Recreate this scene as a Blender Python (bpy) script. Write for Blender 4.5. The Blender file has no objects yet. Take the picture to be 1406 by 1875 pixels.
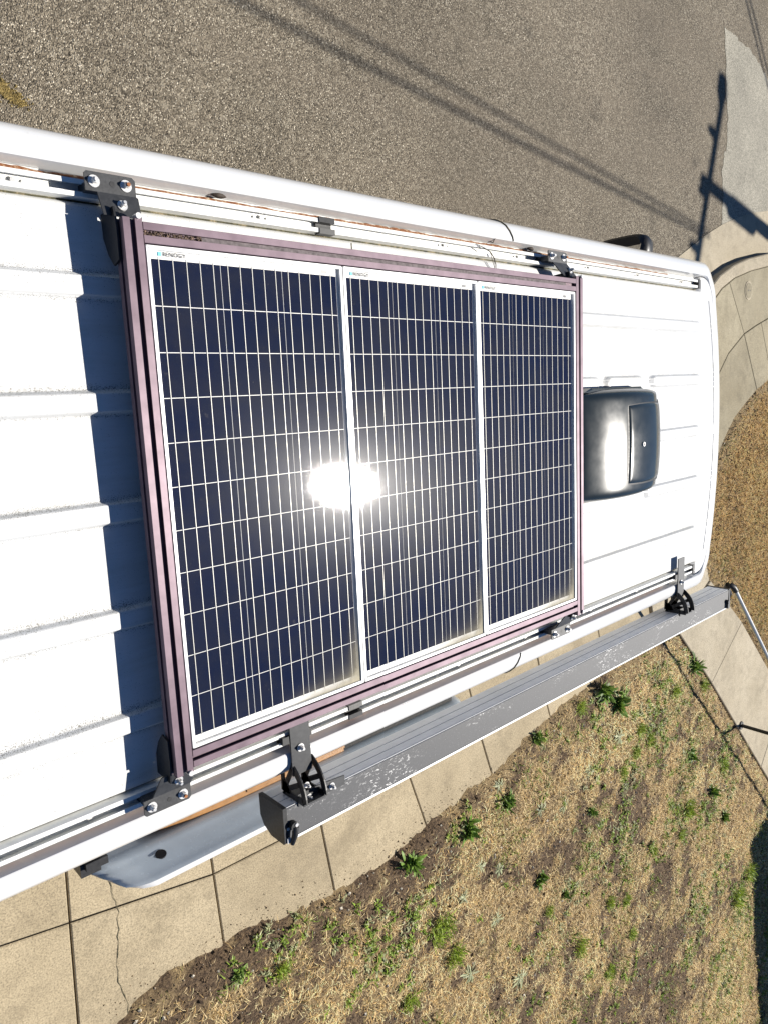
import bpy, math, random
import numpy as np
from mathutils import Vector, Matrix
random.seed(7); rng = np.random.default_rng(11)
R_ = math.radians
ZO = 2.585                                   # height of the panel plane above the road
S = bpy.context.scene
# ------------------------------------------------------------------ camera, sky, sun, exposure
cam = bpy.data.cameras.new('camera'); camo = bpy.data.objects.new('camera', cam); S.collection.objects.link(camo)
rx, ry, rz = Vector((0.73945, -0.04674, 0.67159)), Vector((0.13891, 0.98671, -0.08427)), Vector((-0.65872, 0.15560, 0.73612))
M = Matrix((rx, ry, rz)).transposed().to_4x4(); M.translation = Vector((-1.40439, 0.20899, 1.39870 + ZO)); camo.matrix_world = M
cam.sensor_fit = 'VERTICAL'; cam.sensor_height = 36; cam.lens = 1315.4 / 1875 * 36; cam.clip_start = .05; cam.clip_end = 3000
S.camera = camo
SUN = Vector((0.62260, -0.11645, 0.77382)).normalized()
w = bpy.data.worlds.new('World'); S.world = w; w.use_nodes = True
nt = w.node_tree; bg = nt.nodes['Background']; sky = nt.nodes.new('ShaderNodeTexSky'); sky.sky_type = 'NISHITA'; sky.sun_disc = False
sky.sun_elevation = math.asin(SUN.z); sky.sun_rotation = math.atan2(SUN.x, SUN.y); sky.ozone_density = 10.0; sky.dust_density = 0; sky.air_density = 1.0; sky.altitude = 500
nt.links.new(sky.outputs[0], bg.inputs[0]); bg.inputs[1].default_value = .05
sl = bpy.data.lights.new('sun', 'SUN'); sl.energy = 5.0; sl.angle = R_(.53); sl.color = (1, .95, .87)
slo = bpy.data.objects.new('sun', sl); S.collection.objects.link(slo); slo.rotation_euler = SUN.to_track_quat('Z', 'Y').to_euler(); slo.location = (20, -4, 25)
S.view_settings.view_transform = 'Standard'; S.view_settings.look = 'None'; S.view_settings.gamma = 1; S.view_settings.exposure = .52
S.cycles.max_bounces = 6; S.cycles.diffuse_bounces = 3; S.cycles.glossy_bounces = 3; S.cycles.transparent_max_bounces = 8; S.cycles.sample_clamp_indirect = 4

# ------------------------------------------------------------------ materials
def newmat(name):
    m = bpy.data.materials.new(name); m.use_nodes = True; n = m.node_tree
    return m, n, n.nodes['Principled BSDF']
def N(n, t, **k):
    x = n.nodes.new(t)
    for a, b in k.items():
        if a.startswith('i_'): x.inputs[a[2:].replace('_', ' ')].default_value = b
        else: setattr(x, a, b)
    return x
def coords(n, kind='Object'): return N(n, 'ShaderNodeTexCoord').outputs[kind]
def geopos(n): return N(n, 'ShaderNodeNewGeometry').outputs['Position']
def noise(n, vec, scale, detail=4, rough=.6):
    x = N(n, 'ShaderNodeTexNoise'); x.inputs['Scale'].default_value = scale; x.inputs['Detail'].default_value = detail; x.inputs['Roughness'].default_value = rough
    n.links.new(vec, x.inputs['Vector']); return x.outputs['Fac']
def ramp(n, fac, stops):
    x = N(n, 'ShaderNodeValToRGB'); e = x.color_ramp.elements
    while len(e) < len(stops): e.new(.5)
    for el, (p, c) in zip(e, stops):
        el.position = p; el.color = (c, c, c, 1) if isinstance(c, (int, float)) else (*c, 1)
    n.links.new(fac, x.inputs[0]); return x.outputs[0]
def mixc(n, fac, a, b, typ='MIX'):
    x = N(n, 'ShaderNodeMix', data_type='RGBA', blend_type=typ)
    for s, v in ((0, fac), (6, a), (7, b)):
        if isinstance(v, (int, float)): x.inputs[s].default_value = v
        elif isinstance(v, tuple): x.inputs[s].default_value = (*v, 1)
        else: n.links.new(v, x.inputs[s])
    return x.outputs[2]
def mth(n, op, a, b=0.):
    x = N(n, 'ShaderNodeMath', operation=op)
    for i, v in enumerate((a, b)):
        if isinstance(v, (int, float)): x.inputs[i].default_value = v
        else: n.links.new(v, x.inputs[i])
    return x.outputs[0]
def bump(n, p, h, strength=.5, dist=.01):
    b = N(n, 'ShaderNodeBump'); b.inputs['Strength'].default_value = strength; b.inputs['Distance'].default_value = dist
    n.links.new(h, b.inputs['Height']); n.links.new(b.outputs[0], p.inputs['Normal'])
def simple(name, col, rough=.5, metal=0., var=.12, scale=25, coat=0., bmp=0.):
    m, n, p = newmat(name); v = geopos(n)
    f = noise(n, v, scale, 5)
    lo = tuple(c * (1 - var) for c in col); hi = tuple(min(1, c * (1 + var)) for c in col)
    n.links.new(ramp(n, f, [(.3, lo), (.7, hi)]), p.inputs['Base Color'])
    n.links.new(ramp(n, noise(n, v, scale * 4, 3), [(.3, max(.02, rough * .85)), (.7, min(1, rough * 1.15))]), p.inputs['Roughness'])
    p.inputs['Metallic'].default_value = metal; p.inputs['Coat Weight'].default_value = coat; p.inputs['Coat Roughness'].default_value = .08
    if bmp: bump(n, p, noise(n, v, scale * 8, 3), bmp, .004)
    return m
MT = {}
# white van paint with grime specks gathered in the creases (vertex attribute 'grime')
m, n, p = newmat('van_roof_paint'); v = geopos(n)
at = N(n, 'ShaderNodeAttribute', attribute_name='grime').outputs['Fac']
spk = noise(n, v, 520, 2, .5); med = noise(n, v, 26, 5, .65)
thr = mth(n, 'ADD', mth(n, 'MULTIPLY', at, .15), mth(n, 'MULTIPLY', med, .22))
s1 = ramp(n, mth(n, 'ADD', spk, thr), [(.80, 0.), (.84, 1.)])
streak = ramp(n, mth(n, 'ADD', noise(n, v, 60, 6, .7), mth(n, 'MULTIPLY', at, .20)), [(.76, 0.), (.90, .6)])
grm = mth(n, 'MAXIMUM', s1, streak); mpn = N(n, 'ShaderNodeMapping'); mpn.inputs['Scale'].default_value = (.35, 3., 1); n.links.new(v, mpn.inputs[0]); mpv = mpn.outputs[0]
n.links.new(mixc(n, mth(n, 'MULTIPLY', grm, .85), mixc(n, ramp(n, noise(n, mpv, 9, 6, .7), [(.45, 0.), (.75, 1.)]), (.66, .665, .66), (.56, .55, .51)), (.10, .09, .065)), p.inputs['Base Color'])
p.inputs['Roughness'].default_value = .32; MT['roof'] = m
m, n, p = newmat('van_paint'); v = geopos(n)
n.links.new(mixc(n, ramp(n, noise(n, v, 35, 6, .7), [(.62, 0.), (.8, .35)]), (.70, .70, .695), (.42, .38, .30)), p.inputs['Base Color'])
p.inputs['Roughness'].default_value = .22; p.inputs['Coat Weight'].default_value = .5; MT['paint'] = m
MT['rail'] = simple('rail_white_aluminium', (.78, .78, .75), .35, 0, .08, 60)
MT['door_metal'] = simple('door_inner_metal', (.44, .50, .56), .25, .1, .06, 14, coat=.6)  # blue of the skylight on the door is put into this base colour
MT['wood'] = simple('wood_lining', (.27, .125, .03), .4, 0, .25, 18)
# rusty sealer bead
m, n, p = newmat('rusty_sealer'); v = geopos(n)
n.links.new(ramp(n, noise(n, v, 90, 5, .7), [(.3, (.10, .03, .012)), (.5, (.22, .085, .03)), (.66, (.48, .40, .28))]), p.inputs['Base Color']); p.inputs['Roughness'].default_value = .9; MT['rust'] = m
m, n, p = newmat('gutter_grime'); v = geopos(n)
n.links.new(ramp(n, noise(n, v, 45, 6, .75), [(.36, (.012, .012, .008)), (.52, (.08, .075, .04)), (.64, (.30, .24, .15)), (.72, (.06, .05, .03))]), p.inputs['Base Color']); p.inputs['Roughness'].default_value = .95
bump(n, p, noise(n, v, 300, 3), .8, .004); MT['grime'] = m
MT['blackplate'] = simple('black_powder_coated_steel', (.035, .036, .038), .42, 0, .25, 60)
MT['black'] = simple('black_plastic', (.012, .012, .013), .45, 0, .2, 40)
MT['rubber'] = simple('black_rubber', (.02, .02, .02), .8, 0, .2, 40)
MT['fan'] = simple('dark_grey_moulded_plastic', (.017, .025, .030), .21, 0, .05, 3)
MT['steel'] = simple('stainless_steel', (.74, .73, .71), .3, .45, .1, 60)
MT['rustbolt'] = simple('rusty_bolt_end', (.28, .11, .04), .7, .3, .3, 200)
# lavender anodised aluminium with a brushed grain
m, n, p = newmat('lavender_anodised_aluminium'); v = geopos(n)
f = noise(n, v, 22, 4); n.links.new(ramp(n, f, [(.3, (.115, .078, .098)), (.7, (.175, .124, .15))]), p.inputs['Base Color'])
p.inputs['Metallic'].default_value = .35; p.inputs['Roughness'].default_value = .4; MT['lav'] = m
MT['slotdirt'] = simple('slot_filler_strip', (.13, .11, .115), .8, 0, .5, 120)
MT['pframe'] = simple('silver_panel_frame', (.78, .78, .77), .38, .25, .05, 40)
MT['back'] = simple('white_backsheet', (.80, .80, .79), .6, 0, .04, 40)
m, n, p = newmat('solar_cell'); v = geopos(n)
f = noise(n, v, 14, 5); oi = N(n, 'ShaderNodeObjectInfo').outputs['Random']
c = mixc(n, oi, (.0045, .010, .036), (.009, .014, .038)); c = mixc(n, ramp(n, f, [(.35, 0.), (.75, .5)]), c, (.012, .015, .026))
n.links.new(c, p.inputs['Base Color']); p.inputs['Roughness'].default_value = .5; p.inputs['Specular IOR Level'].default_value = 0; MT['cell'] = m
MT['bus'] = simple('tinned_busbar', (.62, .61, .57), .4, .1, .08, 50)
# front glass: clear with a fresnel reflection (sharp + dusty lobes) and dust film
m, n, p = newmat('solar_glass'); n.nodes.remove(p); v = geopos(n); out = n.nodes['Material Output']
tr = N(n, 'ShaderNodeBsdfTransparent'); g1 = N(n, 'ShaderNodeBsdfGlossy'); g1.inputs['Roughness'].default_value = .036
g2 = N(n, 'ShaderNodeBsdfGlossy'); g2.inputs['Roughness'].default_value = .21
bp = N(n, 'ShaderNodeBump'); bp.inputs['Strength'].default_value = .3; bp.inputs['Distance'].default_value = .00012
n.links.new(noise(n, v, 700, 2, .6), bp.inputs['Height']); n.links.new(bp.outputs[0], g1.inputs['Normal']); n.links.new(bp.outputs[0], g2.inputs['Normal'])
gm = N(n, 'ShaderNodeMixShader'); gm.inputs[0].default_value = .22; n.links.new(g1.outputs[0], gm.inputs[1]); n.links.new(g2.outputs[0], gm.inputs[2])
fr = N(n, 'ShaderNodeFresnel'); fr.inputs['IOR'].default_value = 1.34
mx = N(n, 'ShaderNodeMixShader'); n.links.new(mth(n, 'MULTIPLY', fr.outputs[0], .55), mx.inputs[0]); n.links.new(tr.outputs[0], mx.inputs[1]); n.links.new(gm.outputs[0], mx.inputs[2])
df = N(n, 'ShaderNodeBsdfDiffuse'); df.inputs['Color'].default_value = (.44, .40, .30, 1)
at = N(n, 'ShaderNodeAttribute', attribute_name='dust').outputs['Fac']
d1 = ramp(n, noise(n, v, 7, 6, .7), [(.40, .004), (.8, .03)]); d2 = ramp(n, noise(n, v, 260, 2, .5), [(.735, 0.), (.80, .30)])
d2b = ramp(n, noise(n, v, 34, 3, .6), [(.70, 0.), (.82, .10)])
d3 = mth(n, 'MULTIPLY', at, ramp(n, noise(n, v, 30, 5, .7), [(.25, .5), (.7, 1.)]))
dd = mth(n, 'MINIMUM', mth(n, 'ADD', mth(n, 'ADD', d1, d2), mth(n, 'ADD', d3, d2b)), .95)
mx2 = N(n, 'ShaderNodeMixShader'); n.links.new(dd, mx2.inputs[0]); n.links.new(mx.outputs[0], mx2.inputs[1]); n.links.new(df.outputs[0], mx2.inputs[2]); n.links.new(mx2.outputs[0], out.inputs[0]); MT['glass'] = m
MT['print'] = simple('dark_print', (.02, .022, .025), .6, 0, .1, 40)
MT['printblue'] = simple('light_blue_print', (.16, .52, .68), .6, 0, .1, 40)
MT['printgrey'] = simple('pale_grey_print', (.46, .47, .48), .6, 0, .1, 40)
# awning: dark top with scratched-through bare metal, silver back
m, n, p = newmat('awning_grey_paint'); v = geopos(n)
mp = N(n, 'ShaderNodeMapping'); mp.inputs['Scale'].default_value = (1, 2.2, 1); n.links.new(v, mp.inputs[0])
big = ramp(n, noise(n, mp.outputs[0], 3.2, 3, .55), [(.50, 0.), (.62, 1.)]); fine = ramp(n, noise(n, mp.outputs[0], 70, 5, .75), [(.575, 0.), (.605, 1.)])
tiny = ramp(n, noise(n, v, 330, 2, .5), [(.70, 0.), (.74, 1.)])
sc = mth(n, 'MAXIMUM', mth(n, 'MULTIPLY', big, fine), mth(n, 'MULTIPLY', tiny, .55))
base = ramp(n, noise(n, v, 180, 4, .7), [(.3, (.062, .063, .065)), (.7, (.082, .082, .085))])
n.links.new(mixc(n, sc, base, (.75, .74, .72)), p.inputs['Base Color']); p.inputs['Roughness'].default_value = .5; MT['awtop'] = m
MT['awback'] = simple('awning_silver_extrusion', (.80, .81, .81), .4, 0, .06, 30)
MT['sunlit_edge'] = simple('awning_sunlit_edge', (.80, .80, .79), .4, 0, .05, 40)  # sun caught by the lip, put into a white base colour
MT['carglass'] = simple('dark_car_glass', (.01, .012, .014), .05, 0, .05, 20, coat=1.)
MT['mirror'] = simple('mirror_glass', (.8, .82, .85), .03, 1., .02, 10)
MT['lamp'] = simple('lamp_lens', (.7, .7, .7), .15, 0, .05, 30, coat=1.)
MT['redlens'] = simple('red_lens', (.35, .02, .02), .2, 0, .05, 30, coat=1.)
# asphalt: coloured chips with depth
m, n, p = newmat('asphalt'); v = geopos(n)
vo = N(n, 'ShaderNodeTexVoronoi'); vo.inputs['Scale'].default_value = 140; n.links.new(v, vo.inputs['Vector'])
sp = N(n, 'ShaderNodeSeparateColor'); n.links.new(vo.outputs['Color'], sp.inputs[0])
chip = ramp(n, sp.outputs[0], [(.0, (.030, .024, .016)), (.3, (.135, .112, .080)), (.7, (.27, .227, .165)), (.93, (.39, .335, .25)), (1., (.80, .72, .57))])
vo2 = N(n, 'ShaderNodeTexVoronoi'); vo2.inputs['Scale'].default_value = 46; n.links.new(v, vo2.inputs['Vector'])
sp2 = N(n, 'ShaderNodeSeparateColor'); n.links.new(vo2.outputs['Color'], sp2.inputs[0])
c = mixc(n, ramp(n, sp2.outputs[1], [(.88, 0.), (.97, .7)]), chip, (.40, .35, .265))
c = mixc(n, ramp(n, noise(n, v, 1.1, 4, .6), [(.35, 0.), (.7, .5)]), c, mixc(n, .6, chip, (.26, .22, .158)))
c = mixc(n, 1., c, ramp(n, noise(n, v, .45, 5, .6), [(.3, .78), (.7, 1.25)]), 'MULTIPLY')
mpn = N(n, 'ShaderNodeMapping'); mpn.inputs['Scale'].default_value = (.25, 1.6, 1); mpn.inputs['Rotation'].default_value = (0, 0, -.1); n.links.new(v, mpn.inputs[0])
c = mixc(n, ramp(n, noise(n, mpn.outputs[0], 1.2, 5, .6), [(.42, 0.), (.72, .45)]), c, (.25, .205, .15))
c = mixc(n, ramp(n, noise(n, v, 2.3, 4, .7), [(.60, 0.), (.74, .5)]), c, (.055, .047, .036))
n.links.new(c, p.inputs['Base Color']); p.inputs['Roughness'].default_value = .82; p.inputs['Specular IOR Level'].default_value = .35
bump(n, p, mth(n, 'ADD', mth(n, 'MULTIPLY', vo.outputs['Distance'], -1.), mth(n, 'MULTIPLY', sp.outputs[1], .8)), .9, .012); MT['asphalt'] = m
m, n, p = newmat('worn_grey_asphalt'); v = geopos(n)
vo = N(n, 'ShaderNodeTexVoronoi'); vo.inputs['Scale'].default_value = 120; n.links.new(v, vo.inputs['Vector'])
sp = N(n, 'ShaderNodeSeparateColor'); n.links.new(vo.outputs['Color'], sp.inputs[0])
c = ramp(n, sp.outputs[0], [(0., (.14, .13, .10)), (.5, (.25, .235, .19)), (1., (.38, .35, .285))])
c = mixc(n, 1., c, ramp(n, noise(n, v, 1.5, 5, .6), [(.3, .85), (.7, 1.15)]), 'MULTIPLY')
n.links.new(c, p.inputs['Base Color']); p.inputs['Roughness'].default_value = .85; bump(n, p, vo.outputs['Distance'], .5, .006); MT['patch'] = m
def concrete(name, a, b):
    m, n, p = newmat(name); v = geopos(n)
    c = ramp(n, noise(n, v, 1.3, 6, .65), [(.3, a), (.7, b)])
    c = mixc(n, 1., c, ramp(n, noise(n, v, 110, 3, .7), [(.30, .50), (.5, 1.), (.72, 1.35)]), 'MULTIPLY')
    c = mixc(n, ramp(n, noise(n, v, 5.5, 6, .75), [(.50, 0.), (.75, .6)]), c, tuple(x * .55 for x in a)); c = mixc(n, ramp(n, noise(n, v, 2.1, 5, .7), [(.52, 0.), (.72, .55)]), c, tuple(x * .62 for x in a))
    c = mixc(n, ramp(n, noise(n, v, 24, 2, .5), [(.74, 0.), (.79, .8)]), c, tuple(x * .35 for x in a))
    oi = N(n, 'ShaderNodeObjectInfo').outputs['Random']; c = mixc(n, 1., c, ramp(n, oi, [(0., .92), (1., 1.06)]), 'MULTIPLY')
    n.links.new(c, p.inputs['Base Color']); p.inputs['Roughness'].default_value = .9
    bump(n, p, noise(n, v, 160, 4, .7), .35, .004); return m
MT['conc'] = concrete('sandy_concrete', (.31, .25, .158), (.41, .338, .222))
MT['conc2'] = concrete('pale_grey_concrete', (.33, .282, .20), (.43, .375, .28))
MT['conc3'] = concrete('grey_brown_concrete', (.235, .20, .128), (.315, .277, .192))
# soil and grasses
m, n, p = newmat('lawn_soil'); v = geopos(n)
c = ramp(n, noise(n, v, 55, 6, .75), [(.34, (.016, .009, .005)), (.48, (.105, .066, .036)), (.62, (.25, .17, .095)), (.76, (.50, .39, .26))])
ba = N(n, 'ShaderNodeAttribute', attribute_name='bare').outputs['Fac']
straw = mth(n, 'MULTIPLY', ramp(n, mth(n, 'SUBTRACT', noise(n, v, 12, 6, .7), mth(n, 'MULTIPLY', ba, .6)), [(.14, 0.), (.48, .9)]), ramp(n, noise(n, v, 130, 4, .7), [(.4, .1), (.6, .9)]))
c = mixc(n, straw, c, (.56, .41, .20)); n.links.new(c, p.inputs['Base Color']); p.inputs['Roughness'].default_value = .95
bump(n, p, noise(n, v, 75, 6, .75), 1., .03); MT['soil'] = m
def vcol(name, rough=.7, trans=0.):
    m, n, p = newmat(name); a = N(n, 'ShaderNodeAttribute', attribute_name='tint').outputs['Color']
    v = geopos(n); c = mixc(n, 1., a, ramp(n, noise(n, v, 90, 3), [(.3, .8), (.7, 1.2)]), 'MULTIPLY')
    n.links.new(c, p.inputs['Base Color']); p.inputs['Roughness'].default_value = rough; p.inputs['Specular IOR Level'].default_value = .3
    if trans:
        t = N(n, 'ShaderNodeBsdfTranslucent'); n.links.new(c, t.inputs[0]); mx = N(n, 'ShaderNodeMixShader'); mx.inputs[0].default_value = trans
        n.links.new(p.outputs[0], mx.inputs[1]); n.links.new(t.outputs[0], mx.inputs[2]); n.links.new(mx.outputs[0], n.nodes['Material Output'].inputs[0])
    return m
MT['straw'] = vcol('dry_straw', .7, .2); MT['leaf'] = vcol('green_leaf', .5, .25); MT['clod'] = vcol('soil_clod', .95)
MT['stone'] = vcol('pebble', .7)
MT['darkleaf'] = simple('dried_dark_leaf', (.035, .022, .014), .7, 0, .4, 200)
MT['twig'] = simple('dry_twig', (.07, .055, .035), .8, 0, .4, 200)
MT['galv'] = simple('galvanised_pipe', (.55, .55, .53), .35, .7, .1, 50)
MT['wire'] = simple('cable_black', (.02, .02, .02), .7, 0, .1, 10)
MT['polewood'] = simple('creosote_pole_wood', (.11, .075, .05), .9, 0, .3, 12)
MT['transformer'] = simple('grey_transformer_paint', (.36, .38, .39), .5, 0, .08, 10)
MT['siding'] = simple('house_siding', (.62, .58, .50), .7, 0, .06, 8)
MT['shingle'] = simple('roof_shingle', (.10, .09, .085), .9, 0, .3, 30)
MT['trim'] = simple('white_trim', (.75, .75, .73), .5, 0, .04, 20)

# ------------------------------------------------------------------ geometry helpers (coordinates: x forward along the van, y to its left, z from the panel plane)
class MB:
    def __init__(s): s.v = []; s.f = []; s.sm = []
    def add(s, vs, fs, smooth=False):
        o = len(s.v); s.v += [tuple(map(float, q)) for q in vs]; s.f += [tuple(i + o for i in f) for f in fs]; s.sm += [smooth] * len(fs); return s
    def box(s, x0, x1, y0, y1, z0, z1):
        return s.add([(x0, y0, z0), (x1, y0, z0), (x1, y1, z0), (x0, y1, z0), (x0, y0, z1), (x1, y0, z1), (x1, y1, z1), (x0, y1, z1)],
                     [(0, 3, 2, 1), (4, 5, 6, 7), (0, 1, 5, 4), (1, 2, 6, 5), (2, 3, 7, 6), (3, 0, 4, 7)])
    def prism(s, poly, z0, z1, bev=0.):      # polygon in xy, counter-clockwise
        a = sum(poly[i][0] * poly[(i + 1) % len(poly)][1] - poly[(i + 1) % len(poly)][0] * poly[i][1] for i in range(len(poly)))
        if a < 0: poly = poly[::-1]
        k = len(poly); cx = sum(q[0] for q in poly) / k; cy = sum(q[1] for q in poly) / k
        vs = [(x, y, z0) for x, y in poly] + [(x, y, z1 - bev) for x, y in poly]; fs = [tuple(range(k))[::-1]]
        fs += [(i, (i + 1) % k, k + (i + 1) % k, k + i) for i in range(k)]
        if bev:
            ins = inset(poly, bev); vs += [(x, y, z1) for x, y in ins]
            fs += [(k + i, k + (i + 1) % k, 2 * k + (i + 1) % k, 2 * k + i) for i in range(k)]; fs += [tuple(range(2 * k, 3 * k))]
        else: fs += [tuple(range(k, 2 * k))]
        return s.add(vs, fs)
    def extr(s, prof, axis, a, b, close=True, smooth=False, caps=True):   # profile of 2-D points extruded along x ('x': pts=(y,z)) or y ('y': pts=(x,z))
        k = len(prof); put = (lambda t, q: (t, q[0], q[1])) if axis == 'x' else (lambda t, q: (q[0], t, q[1]))
        vs = [put(a, q) for q in prof] + [put(b, q) for q in prof]
        r = range(k) if close else range(k - 1)
        fs = [(i, (i + 1) % k, k + (i + 1) % k, k + i) for i in r]
        if close and caps: fs += [tuple(range(k))[::-1], tuple(range(k, 2 * k))]
        return s.add(vs, fs, smooth)
    def tube(s, pts, r, k=8, smooth=True):
        pts = [Vector(q) for q in pts]; vs = []; fs = []; L = len(pts)
        for i, q in enumerate(pts):
            t = (pts[min(i + 1, L - 1)] - pts[max(i - 1, 0)]).normalized(); u = t.cross(Vector((0, 0, 1)))
            if u.length < .01: u = t.cross(Vector((0, 1, 0)))
            u.normalize(); w_ = t.cross(u); rr = r[i] if isinstance(r, (list, tuple)) else r
            vs += [tuple(q + (u * math.cos(2 * math.pi * j / k) + w_ * math.sin(2 * math.pi * j / k)) * rr) for j in range(k)]
        for i in range(L - 1): fs += [(i * k + j, i * k + (j + 1) % k, (i + 1) * k + (j + 1) % k, (i + 1) * k + j) for j in range(k)]
        s.add(vs, fs, smooth); return s.add([vs[j] for j in range(k)] + [vs[(L - 1) * k + j] for j in range(k)], [tuple(range(k))[::-1], tuple(range(k, 2 * k))])
    def cyl(s, x, y, z0, z1, r, k=14, r1=None): return s.tube([(x, y, z0), (x, y, z1)], [r, r if r1 is None else r1], k)
    def build(s, name, mat, parent=None, base=None, link=True, **props):
        me = bpy.data.meshes.new(name); b = Vector(base) if base else (parent.matrix_world.translation - Vector((0, 0, ZO)) if parent else Vector((0, 0, 0)))
        if parent is not None and base is None: b = ORG[parent.name]
        me.from_pydata([tuple(Vector(q) - b) for q in s.v], [], s.f); me.polygons.foreach_set('use_smooth', s.sm); me.update()
        if mat: me.materials.append(MT[mat])
        return place(name, me, parent, b, **props)
ORG = {}
def inset(poly, d):
    k = len(poly); out = []
    for i in range(k):
        p0, p1, p2 = (Vector((*poly[(i + j) % k], 0)) for j in (-1, 0, 1))
        a = (p1 - p0).normalized(); b = (p2 - p1).normalized(); na = Vector((-a.y, a.x, 0)); nb = Vector((-b.y, b.x, 0))
        t = (na + nb); t = t / max(.3, t.dot(na)) if t.length > 1e-4 else na
        out.append((p1.x + t.x * d, p1.y + t.y * d))
    return out
def place(name, me, parent, b, **props):     # b: origin in panel-plane coordinates
    o = bpy.data.objects.new(name, me); S.collection.objects.link(o); ORG[o.name] = Vector(b)
    if parent is not None: o.parent = parent; o.location = Vector(b) - ORG[parent.name]
    else: o.location = Vector(b) + Vector((0, 0, ZO))
    for k, v_ in props.items(): o[k] = v_
    return o
def thing(name, base, label=None, category=None, group=None, kind=None):
    o = place(name, None, None, base)
    o.empty_display_size = .1
    for k, v_ in (('label', label), ('category', category), ('group', group), ('kind', kind)):
        if v_: o[k] = v_
    return o
def npmesh(name, verts, faces_flat, nper, mat, parent=None, base=(0, 0, 0), attr=None, smooth=False, **props):
    me = bpy.data.meshes.new(name); b = np.array(base); V = np.asarray(verts, dtype=np.float32) - b.astype(np.float32); nf = len(faces_flat) // nper
    me.vertices.add(len(V)); me.vertices.foreach_set('co', V.ravel()); me.loops.add(nf * nper); me.loops.foreach_set('vertex_index', np.asarray(faces_flat, dtype=np.int32))
    me.polygons.add(nf); me.polygons.foreach_set('loop_start', np.arange(nf, dtype=np.int32) * nper); me.polygons.foreach_set('use_smooth', np.full(nf, smooth)); me.update(calc_edges=True); me.validate()
    for an, arr in (attr or {}).items():
        arr = np.asarray(arr, dtype=np.float32)
        if arr.ndim == 1: me.attributes.new(an, 'FLOAT', 'POINT').data.foreach_set('value', arr)
        else: me.attributes.new(an, 'FLOAT_COLOR', 'POINT').data.foreach_set('color', np.c_[arr, np.ones(len(arr))].astype(np.float32).ravel())
    me.materials.append(MT[mat]); return place(name, me, parent, base, **props)
def grid_faces(nu, nv):
    i, j = np.meshgrid(np.arange(nu - 1), np.arange(nv - 1), indexing='ij'); a = (i * nv + j).ravel()
    return np.c_[a, a + nv, a + nv + 1, a + 1].ravel()
def vnoise(x, y, sc, seed):                  # smooth value noise
    r = np.random.default_rng(seed); T = r.random((128, 128)); X = x * sc; Y = y * sc
    i = np.floor(X).astype(int); j = np.floor(Y).astype(int); u = X - i; v_ = Y - j; u = u * u * (3 - 2 * u); v_ = v_ * v_ * (3 - 2 * v_)
    g = lambda a, b: T[a % 128, b % 128]
    return (g(i, j) * (1 - u) + g(i + 1, j) * u) * (1 - v_) + (g(i, j + 1) * (1 - u) + g(i + 1, j + 1) * u) * v_
def sdist(P, poly):                          # signed distance, positive inside
    P = np.asarray(P, float); A = np.array(poly, float); B = np.roll(A, -1, 0); d = np.full(len(P), 1e9); ins = np.zeros(len(P), bool)
    for a, b in zip(A, B):
        e = b - a; q = P - a; t = np.clip((q @ e) / (e @ e), 0, 1); d = np.minimum(d, np.hypot(*(q - t[:, None] * e).T))
        c = ((a[1] > P[:, 1]) != (b[1] > P[:, 1])); xx = a[0] + (P[:, 1] - a[1]) / ((b[1] - a[1]) if b[1] != a[1] else 1e-9) * e[0]; ins ^= c & (P[:, 0] < xx)
    return np.where(ins, d, -d)

# ================================================================== SETTING
ROAD, GUT, SW, WALK = -2.585, -2.577, -2.455, -2.435
# road: one sheet out to the horizon
MB().add([(-400, -400, ROAD), (400, -400, ROAD), (400, 400, ROAD), (-400, 400, ROAD)], [(0, 1, 2, 3)]).build('road', 'asphalt', kind='structure')
pt = [(7.83, 4.3), (8.25, 4.28), (8.71, 4.22), (9.18, 4.05), (12, 3.4), (14, 2.9), (14, 2.0), (9.35, 2.2), (8.06, 1.75), (7.9, 2.1), (7.88, 2.81), (7.98, 3.1), (7.95, 3.5)]
pt = [(a[0] + (b[0] - a[0]) * t_ + random.gauss(0, .014), a[1] + (b[1] - a[1]) * t_ + random.gauss(0, .014)) for a, b in zip(pt, pt[1:] + pt[:1]) for t_ in np.linspace(0, 1, 9)[:-1]]
MB().add([(x, y, ROAD + .004) for x, y in pt], [tuple(range(len(pt)))[::-1]]).build('road_patch', 'patch', kind='structure')
gb = [(5.9, -1.3), (6.0, .2), (6.3, 1.1), (6.71, 1.60), (7.04, 1.75), (7.45, 1.94), (7.89, 2.11), (8.28, 2.23), (8.78, 2.36), (9.34, 2.46), (14, 2.95)]
C0 = [(6.2, -1.3), (6.4, 0), (6.7, .7), (7.1, 1.15), (7.59, 1.47), (8.0, 1.63), (8.41, 1.74), (9.04, 1.86), (14, 2.42)]
C1 = [(6.35, -1.3), (6.55, 0), (6.83, .62), (7.2, 1.02), (7.66, 1.33), (8.01, 1.475), (8.5, 1.60), (9.05, 1.70), (14, 2.26)]
gpoly = gb + C0[::-1]
MB().prism(gpoly, ROAD - .05, GUT).build('gutter', 'conc2', kind='structure')
gut2 = [(-6, -1.0), (6.05, -1.0), (6.2, -1.3), (-6, -1.3)]
MB().prism(gut2, ROAD - .05, GUT - .002).build('gutter', 'conc2', kind='structure')
for pl in (C0 + C1[::-1], [(-6, -1.3), (6.2, -1.3), (6.35, -1.45), (-6, -1.45)]):
    MB().prism(pl, ROAD - .1, SW, .012).build('curb', 'conc2', kind='structure')
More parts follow.
